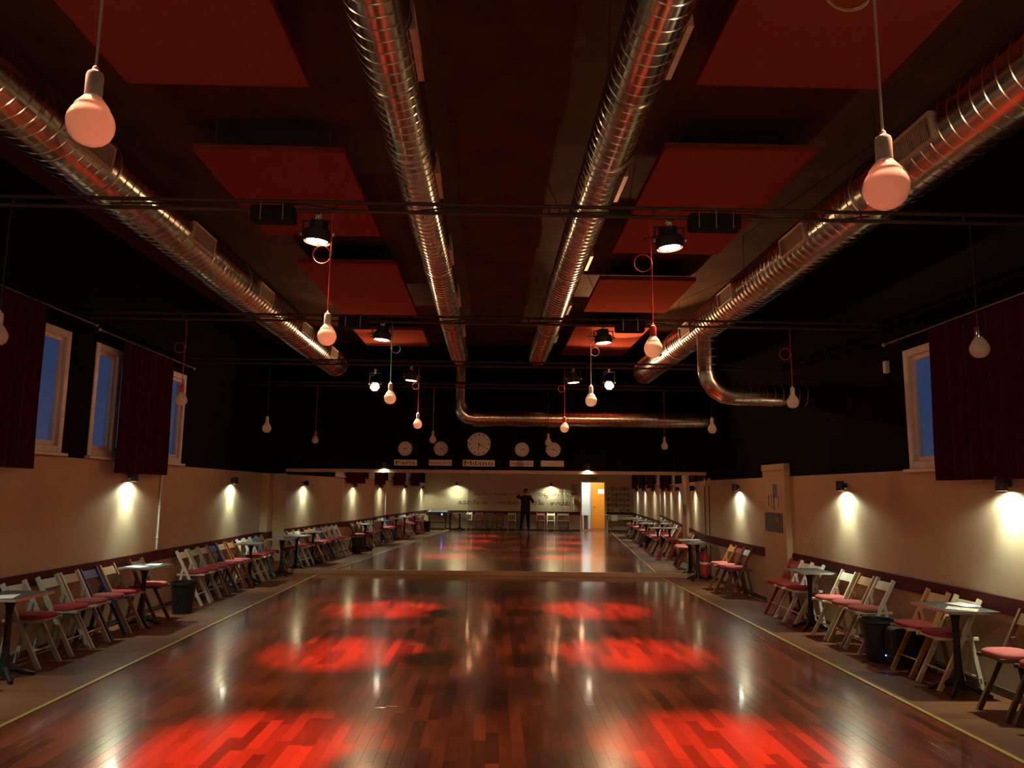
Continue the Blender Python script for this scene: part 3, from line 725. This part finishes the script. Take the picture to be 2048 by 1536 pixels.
plate('pale name plate with its lettering faded away', 1.186, 2.138, .45, .115, None, None, 0, 0)

# ------------------------------------------------------------------ folding chairs (local: +x is forward, origin on the floor below the top of the back)
CWID, CHT = .335, .735
def post_pt(z): return .40*(1-z/CHT)
cp = {}
for s_ in (-1, 1):
    y = s_*(CWID/2-.014)
    cp['post', s_] = MB().bar((0, y, CHT), (.40, y, 0), .024, .036, (1, 0, 0)).mesh('post')
    yi = s_*(CWID/2-.042)
    cp['leg', s_] = MB().bar((post_pt(.535), yi, .535), (.012, yi, 0), .022, .034, (1, 0, 0)).mesh('leg')
cp['slat'] = MB().cbox(-.007, .007, -CWID/2+.02, CWID/2-.02, -.048, .048, .003).mesh('back_slat')
b = MB()
cp['seat'] = MB().cbox(.035, .385, -CWID/2+.055, CWID/2-.055, -.009, .009, .004).cbox(.02, .40, -CWID/2+.030, -CWID/2+.055, -.016, .012, .003).cbox(.02, .40, CWID/2-.055, CWID/2-.030, -.016, .012, .003).mesh('seat')
cp['stretch'] = MB().tube([(0, -CWID/2+.02, 0), (0, CWID/2-.02, 0)], .009, 8).mesh('stretcher')
def make_chair(colour, label, loc, rz, group, slat_colour=None):
    m = CH[colour]
    t = thing('folding_chair', label, 'chair', loc, (0, 0, rz), group)
    for s_ in (-1, 1):
        ob('post', cp['post', s_], m, t, bylink=True)
        ob('leg', cp['leg', s_], m, t, bylink=True)
    ob('back_slat', cp['slat'], CH[slat_colour or colour], t, (post_pt(.665)-.002, 0, .665), (0, radians(-29), 0), bylink=True)
    ob('seat', cp['seat'], m, t, (0, 0, .415), bylink=True)
    ob('stretcher', cp['stretch'], m, t, (post_pt(.15), 0, .15), bylink=True)
    ob('stretcher', cp['stretch'], m, t, (.012+.13*.13, 0, .10), bylink=True)
    return t
# cushion: soft square pad with rounded corners
def cushion_mesh():
    b = MB(); n = 32; rings = [(1.0, 0.0), (1.035, .010), (1.04, .018), (1.02, .027), (.90, .036), (.6, .041), (.25, .042)]
    b.v.append((0, 0, 0))
    for sc, z in [(.6, .0)]+rings:
        for k in range(n):
            a = 2*pi*k/n; ca, sa = cos(a), sin(a); p = 3.6
            q = (abs(ca)**p+abs(sa)**p)**(-1/p)
            b.v.append((q*ca*.155*sc, q*sa*.150*sc, z))
    b.v.append((0, 0, .0425)); R = len(rings)+1
    for k in range(n): b.f.append((0, 1+(k+1) % n, 1+k))
    for i in range(R-1):
        for k in range(n): b.f.append((1+i*n+k, 1+i*n+(k+1) % n, 1+(i+1)*n+(k+1) % n, 1+(i+1)*n+k))
    l = 1+(R-1)*n
    for k in range(n): b.f.append((l+k, l+(k+1) % n, len(b.v)-1))
    return b.mesh('seat_cushion', True, 70)
cush_me = cushion_mesh()
def make_cushion(loc, rz, label, ci, group):
    return tag(ob('seat_cushion', cush_me, CUSH[ci], None, loc, (0, 0, rz), bylink=True), label, 'cushion', group)
# left wall, counted from the mirror: (y, colour, slat colour, cushion shade or None)
LEFT = [(14.46, 'natural wood', None, 0), (14.10, 'light blue', None, 0), (13.74, 'white', None, 0), (13.38, 'white', None, 0),
        (12.80, 'orange-brown', None, 1), (12.42, 'natural wood', None, 1), (12.03, 'blue', None, 0), (11.66, 'natural wood', None, 0), (11.28, 'grey', None, 0), (10.90, 'white', None, 0),
        (9.52, 'dark brown', None, 2), (8.82, 'natural wood', None, 0), (8.44, 'blue', None, 1), (8.07, 'whitewashed', 'natural wood', 1), (7.69, 'grey-green', None, 0), (7.17, 'grey', None, 0),
        (6.05, 'natural wood', None, 2), (5.66, 'grey', None, 1), (5.28, 'blue', None, 0), (4.32, 'orange-brown', None, 0), (3.94, 'orange-brown', None, 2), (3.0, 'white', None, 2), (2.62, 'white', None, 1), (2.24, 'whitewashed', None, 0), (1.2, 'red', None, 0), (.82, 'red', None, 2), (.44, 'dark red', None, 0), (.06, 'red', None, 2)]
RIGHT = [(12.77, 'orange-brown', None, 2), (12.41, 'dark red', None, 2), (12.05, 'dark brown', 'grey', 1),
         (10.19, 'red', None, 0), (9.83, 'white', None, 0), (9.5, 'white', None, 0),
         (8.65, 'white', None, 2), (8.25, 'natural wood', None, 1), (7.87, 'whitewashed', None, 1),
         (6.95, 'orange-brown', None, 0), (6.53, 'cream', None, 0), (5.70, 'dark brown', None, 2), (5.30, 'dark brown', None, 1),
         (4.9, 'natural wood', None, 1), (3.9, 'white', None, 2), (3.5, 'dark red', None, 1), (3.1, 'dark brown', None, 2), (2.2, 'white', None, 0), (1.8, 'natural wood', None, 2), (.9, 'white', None, 2), (.5, 'dark red', None, 0)]
SH = ['red', 'dusky rose', 'pink']
for lst, s_, wl_ in ((LEFT, -1, 'white-pipe'), (RIGHT, 1, 'poster-pillar')):
    xo = XL+.040 if s_ < 0 else XR-.040; rz = 0 if s_ < 0 else pi
    for i, (y, c, sc, cu) in enumerate(lst):
        j = random.uniform(-.02, .02); dx = random.uniform(0, .012)
        make_chair(c, f'{c} wooden folding chair, {ORD[i]} from the mirror along the {wl_} wall', (xo-s_*dx, y, 0), rz+j, f'folding chairs along the {wl_} wall', sc)
        make_cushion((xo-s_*(dx+.225), y, .4245), rz+j+random.uniform(-.08, .08), f'{SH[cu]} seat cushion on the chair {ORD[i]} from the mirror, {wl_} wall', cu, f'seat cushions along the {wl_} wall')
REAR = [(-2.43, 'cream'), (-1.97, 'dark red'), (-1.54, 'dark brown'), (-1.12, 'dark red'), (-.62, 'natural wood'), (-.22, 'dark brown'), (.56, 'dark red'), (.98, 'cream'), (1.40, 'dark brown')]
for i, (x, c) in enumerate(REAR):
    make_chair(c, f'{c} folding chair without cushion under the slogan, {ORD[i]} from the mixing desk', (x, YB+.045, 0), pi/2, 'folding chairs along the slogan wall')

# ------------------------------------------------------------------ bistro tables
tt = MB().cbox(-.205, .205, -.275, .275, .668, .688, .003).mesh('table_top')
te = MB().box(-.209, .209, -.279, -.2755, .667, .6885).box(-.209, .209, .2755, .279, .667, .6885).box(-.209, -.2055, -.2755, .2755, .667, .6885).box(.2055, .209, -.2755, .2755, .667, .6885).mesh('steel_edge')
tp = MB().lathe([(.055, .04), (.052, .08), (.040, .12), (.036, .16), (.030, .22), (.027, .30), (.026, .50), (.028, .56), (.034, .60), (.045, .63), (.07, .65), (.075, .668)], 20).mesh('pedestal', True)
tf = {}
for k in range(4):
    a = k*pi/2+pi/4
    tf[k] = MB().tube([(.02*cos(a), .02*sin(a), .09), (.08*cos(a), .08*sin(a), .075), (.16*cos(a), .16*sin(a), .035), (.23*cos(a), .23*sin(a), .014)], [.028, .026, .020, .014], 8).mesh('foot', True)
def table(label, x, y, rz=0):
    t = thing('bistro_table', label, 'table', (x, y, 0), (0, 0, rz), 'small pedestal tables')
    ob('table_top', tt, M['tabletop'], t); ob('steel_edge', te, M['tabledge'], t); ob('pedestal', tp, M['castiron'], t)
    for k in range(4): ob('foot', tf[k], M['castiron'], t)
    return t
TL = [(-3.90, 14.45), (-4.06, 13.10), (-4.06, 9.16), (-4.06, 6.67), (-4.06, 4.82), (-4.06, 3.47), (-4.06, 1.72)]
TR = [(3.84, 14.12), (3.84, 9.16), (3.84, 6.30), (3.84, 4.4), (3.84, 2.65), (3.84, 1.35)]
for i, (x, y) in enumerate(TL): table(f'small grey-topped pedestal table, {ORD[i]} from the mirror along the white-pipe wall', x, y)
for i, (x, y) in enumerate(TR): table(f'small grey-topped pedestal table, {ORD[i]} from the mirror along the poster-pillar wall', x, y)
table('small grey-topped pedestal table under the slogan beside the mixing desk', -2.86, YB+.34, pi/2)
# leaflets
LM = [mat('leaflet_white', (.74, .74, .76), .5, 0, .06, 12), mat('leaflet_colour', (.62, .48, .36), .5, 0, .7, 22), mat('leaflet_blue', (.42, .50, .62), .5, 0, .5, 18)]
lf = MB().add([(-.105, -.148, 0), (.105, -.148, 0), (.105, .148, 0), (-.105, .148, 0), (-.105, -.148, .0015), (.105, -.148, .0015), (.112, .148, .006), (-.105, .148, .003)], [(0,3,2,1),(4,5,6,7),(0,1,5,4),(1,2,6,5),(2,3,7,6),(3,0,4,7)]).mesh('leaflet')
def leaflet(x, y, rz, mi, label, z=.6890, sc=.75):
    o = tag(ob('leaflet', lf, LM[mi], None, (x, y, z), (0, 0, rz), bylink=True), label, 'leaflet', 'leaflets left on the tables'); o.scale = (sc, sc, 1)
leaflet(-4.03, 6.55, .3, 0, 'white leaflet on the table fourth from the mirror, white-pipe wall')
leaflet(-4.10, 9.05, 1.2, 0, 'white leaflet lying crosswise on the table third from the mirror, white-pipe wall')
leaflet(-4.02, 9.30, .2, 2, 'bluish leaflet on the table third from the mirror, white-pipe wall')
leaflet(-3.95, 14.38, .6, 2, 'bluish leaflet on the table touching the mirror, white-pipe wall')
leaflet(3.82, 6.16, .9, 1, 'multicoloured leaflet on the table third from the mirror, poster-pillar wall')
leaflet(3.98, 6.40, .25, 0, 'white leaflet near the wall on the table third from the mirror, poster-pillar wall')
leaflet(3.80, 14.05, .9, 2, 'bluish leaflet on the table touching the mirror, poster-pillar wall')
leaflet(3.92, 14.22, .2, 0, 'white leaflet on the table touching the mirror, poster-pillar wall')
# bins
def bin_(label, x, y):
    t = thing('waste_bin', label, 'waste bin', (x, y, 0), group='dark plastic waste bins')
    ob('bucket', MB().lathe([(.118, 0), (.150, .375), (.158, .378), (.158, .392), (.146, .392), (.114, .012), (.002, .012)], 28, cap=False), M['bin'], t, smooth=True)
    ob('bin_liner', MB().lathe([(.147, .355), (.150, .398), (.163, .400), (.165, .372)], 28, cap=False), M['blackplastic'], t, smooth=True)
bin_('dark round waste bin beside the white chair near the white pipe', -3.97, 10.12)
bin_('dark round waste bin beside the black speaker box', 3.80, 7.50)
bin_('dark round waste bin past the last red chair of the white-pipe wall', -3.97, -.34)
sp = thing('speaker_box', 'black speaker box with a blue light under the chairs', 'speaker', (3.95, 7.25, 0))
ob('cabinet', MB().cbox(-.17, .17, -.10, .10, .012, .36, .01), M['blackplastic'], sp)
ob('front_grille', MB().cbox(-.182, -.17, -.09, .09, .03, .345, .003), M['blackmetal'], sp)
for a in (-1, 1):
    for c in (-1, 1): ob('rubber_foot', MB().lathe([(.018, 0), (.018, .013)], 10), M['blackplastic'], sp, (a*.13, c*.07, 0))
ob('power_light', MB().lathe([(.008, 0), (.006, .006), (.001, .007)], 10, Matrix.Rotation(-pi/2, 4, 'Y')), M['led_blue'], sp, (-.1825, .06, .09))
# white conduit pipes on the left wall
def conduit(label, y, z0, z1):
    t = thing('wall_conduit', label, 'pipe', (XL, y, 0), group='white wall pipes')
    ob('pipe', MB().tube([(.016, 0, z0), (.016, 0, z1)], .013, 10), M['white'], t, smooth=True)
    for z in (z0+.15, (z0+z1)/2, z1-.15): ob('pipe_clip', MB().cbox(0, .034, -.02, .02, z-.008, z+.008, .002), M['white'], t)
conduit('white vertical pipe on the wall behind the pink-cushioned brown chair', 10.18, .80, 1.90)
conduit('white vertical pipe on the same wall nearer the photographer', 4.98, .80, 1.90)
# cable on the right wall by the mirror, fire extinguisher and its sign
ob_ = tag(ob('hanging_cable', MB().tube([(XR-.012, 14.30, 1.72), (XR-.012, 14.30, 1.2), (XR-.014, 14.31, .3), (XR-.03, 14.32, .02)], .008, 8), CORD['black'], smooth=True), 'thin black cable running down the wall below the red extinguisher sign', 'cable')
fx = thing('fire_extinguisher', 'red fire extinguisher behind the table at the mirror corner', 'fire extinguisher', (4.04, 14.40, 0))
ob('cylinder', MB().lathe([(.06, .02), (.075, .03), (.075, .42), (.06, .46), (.025, .485), (.022, .50)], 20), M['red'], fx, smooth=True)
ob('base_ring', MB().lathe([(.078, 0), (.078, .03), (.06, .03)], 20), M['blackplastic'], fx)
ob('valve', MB().lathe([(.02, .5), (.02, .53), (.012, .54)], 12).bar((-.02, 0, .545), (.07, 0, .57), .018, .012).bar((-.02, 0, .53), (.06, 0, .535), .018, .01), M['blackmetal'], fx)
ob('hose', MB().tube([(0, .02, .52), (-.02, .08, .50), (-.02, .10, .40), (-.02, .095, .15)], .011, 8), M['blackplastic'], fx, smooth=True)
ob('instruction_label', MB().lathe([(.0757, .27), (.0757, .31)], 20, cap=False), M['paper'], fx)
fs = thing('extinguisher_sign', 'red and white fire extinguisher sign high by the mirror corner', 'sign', (XR-.004, 14.29, 1.80), (0, -pi/2, 0))   # local z into room, x up
ob('sign_panel', MB().cbox(-.085, .085, -.11, .11, 0, .004, .001), M['signred'], fs)
ob('pictogram', MB().box(-.06, .03, -.07, -.03, .004, .005).box(.03, .045, -.062, -.038, .004, .005).box(.045, .055, -.08, -.03, .004, .005).box(-.02, .055, -.095, -.088, .004, .005), M['paper'], fs)
ob('pictogram', MB().box(-.06, .05, .015, .03, .004, .005).box(.02, .05, .03, .075, .004, .005).box(-.06, -.03, .05, .065, .004, .005).box(-.03, .0, .03, .085, .004, .005), M['paper'], fs)
# posters on the pillar
po = thing('poster', 'pale poster with a grey portrait and dark figures, higher of two on the pillar', 'poster', (4.079, 10.86, 1.565), (0, -pi/2, 0))
ob('sheet', MB().box(-.20, .20, -.28, .28, 0, .003), mat('poster_pale', (.50, .40, .33), .6, 0, .1, 5), po)
ob('print', MB().box(-.02, .17, -.17, .0, .003, .004), M['posterblue'], po)
for (a, c, y, w) in ((-.15, .02, .18, .018), (-.17, .03, .06, .012), (-.20, .02, -.03, .02), (-.16, 0, -.20, .01)): ob('print', MB().box(a, c, y-w, y+w, .003, .004), M['posterink'], po)
pb = thing('poster', 'dark striped photographic poster, lower of two on the pillar', 'poster', (4.079, 10.88, 1.19), (0, -pi/2, 0))
ob('sheet', MB().box(-.135, .135, -.34, .33, 0, .003), M['posterink'], pb)
for k in range(6): ob('print', MB().box(-.125, .12-.03*(k % 2), -.30+k*.1, -.26+k*.1, .003, .0036), M['posterblue'], pb)
ob('print', MB().box(0, .07, -.18, -.08, .0036, .0042), mat('poster_skin_tone', (.30, .13, .09), .6), pb)
# small motion sensor high on the right wall
tag(ob('motion_sensor', MB().cbox(XR-.05, XR, 7.62, 7.68, 2.86, 2.99, .008), M['white']), 'small white motion sensor high on the dark wall beside the white window', 'sensor')

# ------------------------------------------------------------------ slogan wall behind the photographer (seen in the mirror)
LET = {  # single-stroke script letters, x-height 1; each a list of polylines
 'a': [[(.85,.85),(.5,1),(.15,.7),(.1,.3),(.35,0),(.7,.2),(.85,.95),(.85,.2),(1.1,.1)]],
 'c': [[(.8,.85),(.45,1),(.12,.65),(.15,.2),(.45,0),(.95,.2)]],
 'd': [[(.85,.85),(.5,1),(.15,.7),(.1,.3),(.35,0),(.7,.2),(.9,1.9),(.85,.2),(1.1,.1)]],
 'e': [[(.05,.35),(.6,.55),(.75,.8),(.45,1),(.15,.65),(.2,.15),(.5,0),(.95,.25)]],
 'g': [[(.85,.85),(.5,1),(.15,.7),(.1,.3),(.35,.05),(.75,.3),(.85,.95),(.8,-.5),(.45,-.85),(.15,-.55),(1.0,.2)]],
 'i': [[(.1,.3),(.35,1),(.35,.15),(.6,0),(.8,.2)],[(.4,1.4),(.43,1.5)]],
 'l': [[(.05,.3),(.5,1.4),(.45,1.9),(.25,1.6),(.3,.2),(.55,0),(.8,.2)]],
 'n': [[(.1,1),(.2,.0),(.25,.6),(.55,1),(.75,.8),(.75,.1),(1.05,.15)]],
 'o': [[(.5,1),(.15,.75),(.12,.25),(.45,0),(.8,.25),(.8,.75),(.5,1),(.75,.9),(1.1,.95)]],
 'r': [[(.1,.2),(.3,1.05),(.45,.9),(.7,.95),(.65,.2),(.9,.05)]],
 's': [[(.1,.1),(.5,1.05),(.6,.7),(.75,.3),(.45,0),(.15,.1)],[(.6,.05),(.95,.2)]],
 't': [[(.3,1.7),(.3,.2),(.55,0),(.85,.2)],[(.0,1.15),(.7,1.2)]],
 'v': [[(.05,.9),(.2,1),(.4,.05),(.8,.95),(1.1,.9)]],
 'z': [[(.1,.95),(.75,1),(.15,.05),(.9,.1)]],
 'T': [[(0,1.75),(1.1,1.85)],[(.6,1.8),(.45,.2),(.2,0),(0,.2)]],
}
def slogan_line(txt, x0, x1, zbase, hx, parent, words):
    b = MB()
    for (wd, xa, xb) in words:
        n = len(wd); st = (xb-xa)/n
        for i, chh in enumerate(wd):
            for pl in LET[chh]:
                # wall faces +y; reading direction for someone facing it runs from +x to -x
                q = [(-(xa+i*st+px*st*.98), .0, zbase+pz*hx) for px, pz in pl]; pts = []
                for k in range(len(q)-1):       # rounded pen strokes
                    p0, p1, p2, p3 = (Vector(q[max(k-1, 0)]), Vector(q[k]), Vector(q[k+1]), Vector(q[min(k+2, len(q)-1)]))
                    for m_ in range(4):
                        t = m_/4; pts.append(.5*((2*p1)+(p2-p0)*t+(2*p0-5*p1+4*p2-p3)*t*t+(3*p1-p0-3*p2+p3)*t**3))
                pts.append(Vector(q[-1])); b.tube(pts, .010, 6)
    b.v = [(x, y*.15+.001, z) for x, y, z in b.v]
    return ob('lettering', b, M['script'], parent)
sl = thing('wall_slogan', 'brown handwritten slogan in two lines across the cream wall', 'lettering', (0, YB, 0))
slogan_line('', 0, 0, 1.43, .095, sl, [('Tango', -1.55, -.45), ('connessione', .02, 2.25)])
slogan_line('', 0, 0, 1.06, .105, sl, [('dove', -1.62, -.92), ('altri', -.68, .0), ('vedono', .30, 1.22), ('distanze', 1.62, 3.0)])
# photo prints in rows beside the door
for r_ in range(5):
    for c_ in range(6):
        if r_ == 4 and c_ == 2: continue
        xx = 3.20+c_*.158+random.uniform(-.01, .01); zz = 1.72-r_*.215+random.uniform(-.01, .01); w = random.choice((.06, .07, .055)); h = random.choice((.06, .07, .085))
        o = tag(ob('photo_print', MB().box(-w, w, 0, .004, -h, h), M['photo'], None, (xx, YB, zz), (0, 0, 0)), f'small photo print in the {["top", "second", "third", "fourth", "bottom"][r_]} row on the wall beside the doorway', 'photo', 'photo prints beside the doorway')
tag(ob('notice_sheet', MB().cbox(1.66, 1.90, YB, YB+.008, 1.62, 1.90, .001), mat('notice_grey', (.26, .20, .19), .6)), 'grey notice sheet on the wall between slogan and doorway', 'notice')
tag(ob('notice_sheet', MB().cbox(1.65, 1.91, YB, YB+.008, 1.48, 1.57, .001), mat('notice_red', (.28, .04, .05), .6)), 'dark red notice strip under the grey sheet beside the doorway', 'notice')
ph = thing('wall_phone', 'white wall phone with a hanging cord beside the doorway', 'phone', (1.78, YB, 1.12))
ob('handset', MB().cbox(-.03, .03, 0, .05, -.02, .22, .01), M['white'], ph); ob('phone_cord', MB().tube([(0, .02, -.02), (.01, .02, -.14), (-.01, .02, -.26)], .008, 6), M['white'], ph, smooth=True)
ex = thing('exit_light', 'dark emergency light box over the doorway', 'emergency light', (2.60, YB, 2.14))
ob('light_box', MB().cbox(-.16, .16, 0, .06, -.05, .05, .006), mat('exit_box_grey', (.16, .15, .14), .4), ex)
# table with paper right of the doorway
ft = thing('folding_table', 'pale low side table with a white sheet hanging in front, beside the doorway', 'table', (3.59, YB+.30, 0))
ob('table_top', MB().cbox(-.55, .55, -.24, .26, .66, .69, .004), M['cream'], ft)
for a in (-.48, .48):
    for c in (-.18, .2): ob('leg', MB().bar((a, c, 0), (a, c, .66), .03, .03, (0, 1, 0)), M['white'], ft)
ob('apron', MB().cbox(-.5, .5, .2, .215, .5, .66, .002), M['cream'], ft)
tag(ob('paper_sheet', MB().box(3.27, 3.51, YB+.562, YB+.566, .46, .69), M['paper']), 'white paper sheet hanging over the front of the side table', 'paper')
# mixing desk in the corner
mx = thing('mixing_desk', 'black mixing desk on a stand in the corner under the sconce', 'mixing desk', (-3.78, YB+.36, 0))
ob('console', MB().add([(-.42,-.26,.60),(.42,-.26,.60),(.42,.26,.60),(-.42,.26,.60),(-.42,-.26,.80),(.42,-.26,.80),(.42,.26,.72),(-.42,.26,.72)], [(0,3,2,1),(4,5,6,7),(0,1,5,4),(1,2,6,5),(2,3,7,6),(3,0,4,7)]), M['blackplastic'], mx)
ob('control_panel', MB().add([(-.38,-.22,.797),(.38,-.22,.797),(.38,.22,.728),(-.38,.22,.728),(-.38,-.22,.802),(.38,-.22,.802),(.38,.22,.733),(-.38,.22,.733)], [(0,3,2,1),(4,5,6,7),(0,1,5,4),(1,2,6,5),(2,3,7,6),(3,0,4,7)]), mat('console_grey', (.12, .14, .14), .4), mx)
for r_ in range(3):
    for c_ in range(9): ob('knob', MB().lathe([(.014, 0), (.011, .018)], 8), M['white'] if c_ == 0 else M['blackmetal'], mx, (-.32+c_*.08, -.15+r_*.14, .79-r_*.021))
for s_ in (-1, 1):
    ob('stand_leg', MB().bar((s_*.34, -.2, .6), (s_*.34, .24, 0), .03, .03).bar((s_*.34, .2, .6), (s_*.34, -.2, 0), .03, .03), M['blackmetal'], mx)
ob('side_post', MB().cbox(.50, .57, .0, .07, 0, .72, .004), M['blackmetal'], mx)
ob('brace', MB().bar((-.34, .02, .3), (.50, .04, .3), .025, .025), M['blackmetal'], mx)
ob('status_light', MB().lathe([(.035, 0), (.028, .012), (.004, .016)], 14, Matrix.Rotation(-pi/2, 4, 'X')), M['led_blue'], mx, (.22, .262, .64))
# corridor things
od = thing('orange_door', 'bright orange door with a white notice at the end of the corridor', 'door', (2.97, -4.15, 0))
ob('door_leaf', MB().cbox(-.42, .42, 0, .045, .005, 2.0, .005), M['orange'], od)
ob('door_notice', MB().cbox(-.12, .20, .045, .05, 1.52, 1.72, .001), M['paper'], od)
for x in (-.33, .30): ob('door_handle', MB().tube([(x, .045, .98), (x, .09, .98), (x+.09, .09, .98)], .013, 8), M['chrome'], od, smooth=True)
lk = thing('white_locker', 'tall white cabinet on legs seen through the doorway', 'cabinet', (2.07, -3.85, 0))
ob('cabinet_body', MB().cbox(-.40, .40, -.2, .2, .60, 2.15, .005), M['corr'], lk)
for a in (-.37, .12, .37): ob('leg', MB().bar((a, .17, 0), (a, .17, .60), .05, .05, (0, 1, 0)), M['white'], lk)
tag(ob('wooden_crate', MB().cbox(1.79, 2.37, -4.02, -3.74, 0, .56, .01), M['crate']), 'brown wooden crate under the white cabinet in the corridor', 'crate')
cl = thing('corridor_lamp', 'white ceiling lamp in the corridor behind the doorway', 'ceiling lamp', (2.55, -3.1, 2.6))
ob('lamp_diffuser', MB().cbox(-.3, .3, -.15, .15, -.06, 0, .01), M['lamp_cool'], cl)
al = bpy.data.lights.new('corridor_light', 'AREA'); al.energy = CORRIDOR_W; al.color = (.93, 1, .98); al.size = .5
ao = bpy.data.objects.new('corridor_light', al); COL.objects.link(ao); ao.parent = cl; ao.location = (0, 0, -.07)

# ------------------------------------------------------------------ the photographer
def skin_person():
    PY = -.34
    V = [((0, PY, .90), (.185, .135))]; E_ = []
    def add(parent, p, r):
        V.append((p, r if isinstance(r, tuple) else (r, r))); E_.append((parent, len(V)-1)); return len(V)-1
    w1 = add(0, (0, PY, 1.05), (.195, .14)); c1 = add(w1, (0, PY-.01, 1.22), (.20, .135)); c2 = add(c1, (0, PY, 1.36), (.15, .10))
    nk = add(c2, (.0, PY+.01, 1.44), .052); hb = add(nk, (0, PY+.02, 1.50), (.060, .068)); hm = add(hb, (0, PY+.025, 1.575), (.072, .090)); ht = add(hm, (0, PY+.015, 1.645), (.060, .075))
    for s_, el, ha in ((-1, (-.335, PY+.14, 1.375), (-.105, -.085, 1.575)), (1, (.325, PY+.15, 1.17), (.105, -.085, 1.565))):
        sh = add(c2, (s_*.17, PY, 1.355), .062)
        mid = [(a+b_)/2 for a, b_ in zip((s_*.185, PY, 1.34), el)]
        ua = add(sh, tuple(mid), .054); eb = add(ua, el, .046)
        fm = add(eb, tuple((a*.5+b_*.5) for a, b_ in zip(el, ha)), .040); wr = add(fm, tuple((a*.18+b_*.82) for a, b_ in zip(el, ha)), .027)
        pa = add(wr, ha, (.030, .024))
        hx, hy, hz = ha
        for k in range(4):      # four fingers curl in front of the phone edge, unequal lengths
            ln = (.030, .034, .032, .026)[k]; zz = hz+.022-.015*k
            f1 = add(pa, (hx-s_*.012, hy+.024, zz), .0085); f2 = add(f1, (hx-s_*(.012+ln*.6), hy+.043, zz), .008); add(f2, (hx-s_*(.012+ln*1.3), hy+.040, zz-.002), .007)
        t1 = add(pa, (hx-s_*.016, hy-.010, hz-.028), .010); t2 = add(t1, (hx-s_*.040, hy+.004, hz-.036), .009); add(t2, (hx-s_*.058, hy+.010, hz-.030), .008)
    for s_, kx, fx_ in ((-1, -.135, -.19), (1, .105, .13)):
        hp = add(0, (s_*.095, PY, .80), .112); kn = add(hp, (kx, PY+.02, .47), .075); cf = add(kn, ((kx+fx_)/2, PY-.01, .30), .066); an = add(cf, (fx_, PY-.02, .085), .042)
        he = add(an, (fx_, PY-.03, .045), .042); add(he, (fx_+s_*.02, PY+.15, .035), (.040, .030))
    me = bpy.data.meshes.new('body'); me.from_pydata([v for v, r in V], E_, [])
    o = bpy.data.objects.new('tmp_body', me); COL.objects.link(o)
    md = o.modifiers.new('skin', 'SKIN'); md.use_smooth_shade = True
    for i, (v, r) in enumerate(V):
        sv = me.skin_vertices[0].data[i]; sv.radius = r; sv.use_root = (i == 0)
    o.modifiers.new('sub', 'SUBSURF').levels = 2
    dg = bpy.context.evaluated_depsgraph_get(); dg.update()
    out = bpy.data.meshes.new_from_object(o.evaluated_get(dg)); bpy.data.objects.remove(o)
    out.name = 'body'; out.materials.clear()
    for m in ('cloth', 'trouser', 'skin', 'shoe'): out.materials.append(M[m])
    for p in out.polygons:
        c = p.center; p.use_smooth = True
        if c.z < .075: k = 3
        elif c.z < .90: k = 1
        elif (c.z > 1.455 and abs(c.x) < .10 and c.y < -.2): k = 2
        elif c.y > -.112 and c.z > 1.45: k = 2
        else: k = 0
        p.material_index = k
    return out
pr = thing('person', 'person in dark clothes standing and holding up a phone to photograph', 'person', (0, 0, 0))
bd = ob('body', skin_person(), None, pr)
PY = -.34
hair = MB().lathe([(.030, .155), (.062, .140), (.084, .105), (.091, .06), (.088, .015), (.078, -.035), (.062, -.06), (.03, -.07)], 20).mesh('hair', True, 80)
for v in hair.vertices:
    v.co.y *= 1.12
    if v.co.y > .03 and v.co.z < .075: v.co.y = .03+(v.co.y-.03)*.25
ob('hair', hair, M['hair'], pr, (0, PY-.005, 1.56))
for s_ in (-1, 1):
    ob('eye', MB().lathe([(.001, -.010), (.009, -.005), (.011, 0), (.009, .005), (.001, .010)], 10), M['paper'], pr, (s_*.030, PY+.105, 1.585), smooth=True)
    ob('ear', MB().lathe([(.002, -.008), (.016, -.005), (.019, .002), (.012, .008)], 12, Matrix.Rotation(s_*pi/2, 4, 'Y')), M['skin'], pr, (s_*.080, PY+.02, 1.575), smooth=True)
ob('nose', MB().add([(-.013, .0, -.02), (.013, 0, -.02), (0, .026, -.018), (0, 0, .025)], [(0,1,2),(1,3,2),(3,0,2),(0,3,1)]), M['skin'], pr, (0, PY+.112, 1.562))
ob('mouth', MB().cbox(-.022, .022, 0, .006, -.005, .005, .002), M['signred'], pr, (0, PY+.112, 1.525))
pn = thing('mobile_phone', 'dark mobile phone held up in both hands', 'phone', (0, -.048, 1.575))
ob('phone_case', MB().cbox(-.078, .078, -.004, .004, -.037, .037, .003), M['blackplastic'], pn)
ob('phone_screen', MB().box(-.072, .072, -.0052, -.0042, -.033, .033), emit('phone_screen_glow', (.5, .35, .25), .25), pn)
ob('camera_bump', MB().cbox(-.070, -.045, .004, .0065, .005, .030, .001), M['blackmetal'], pn)
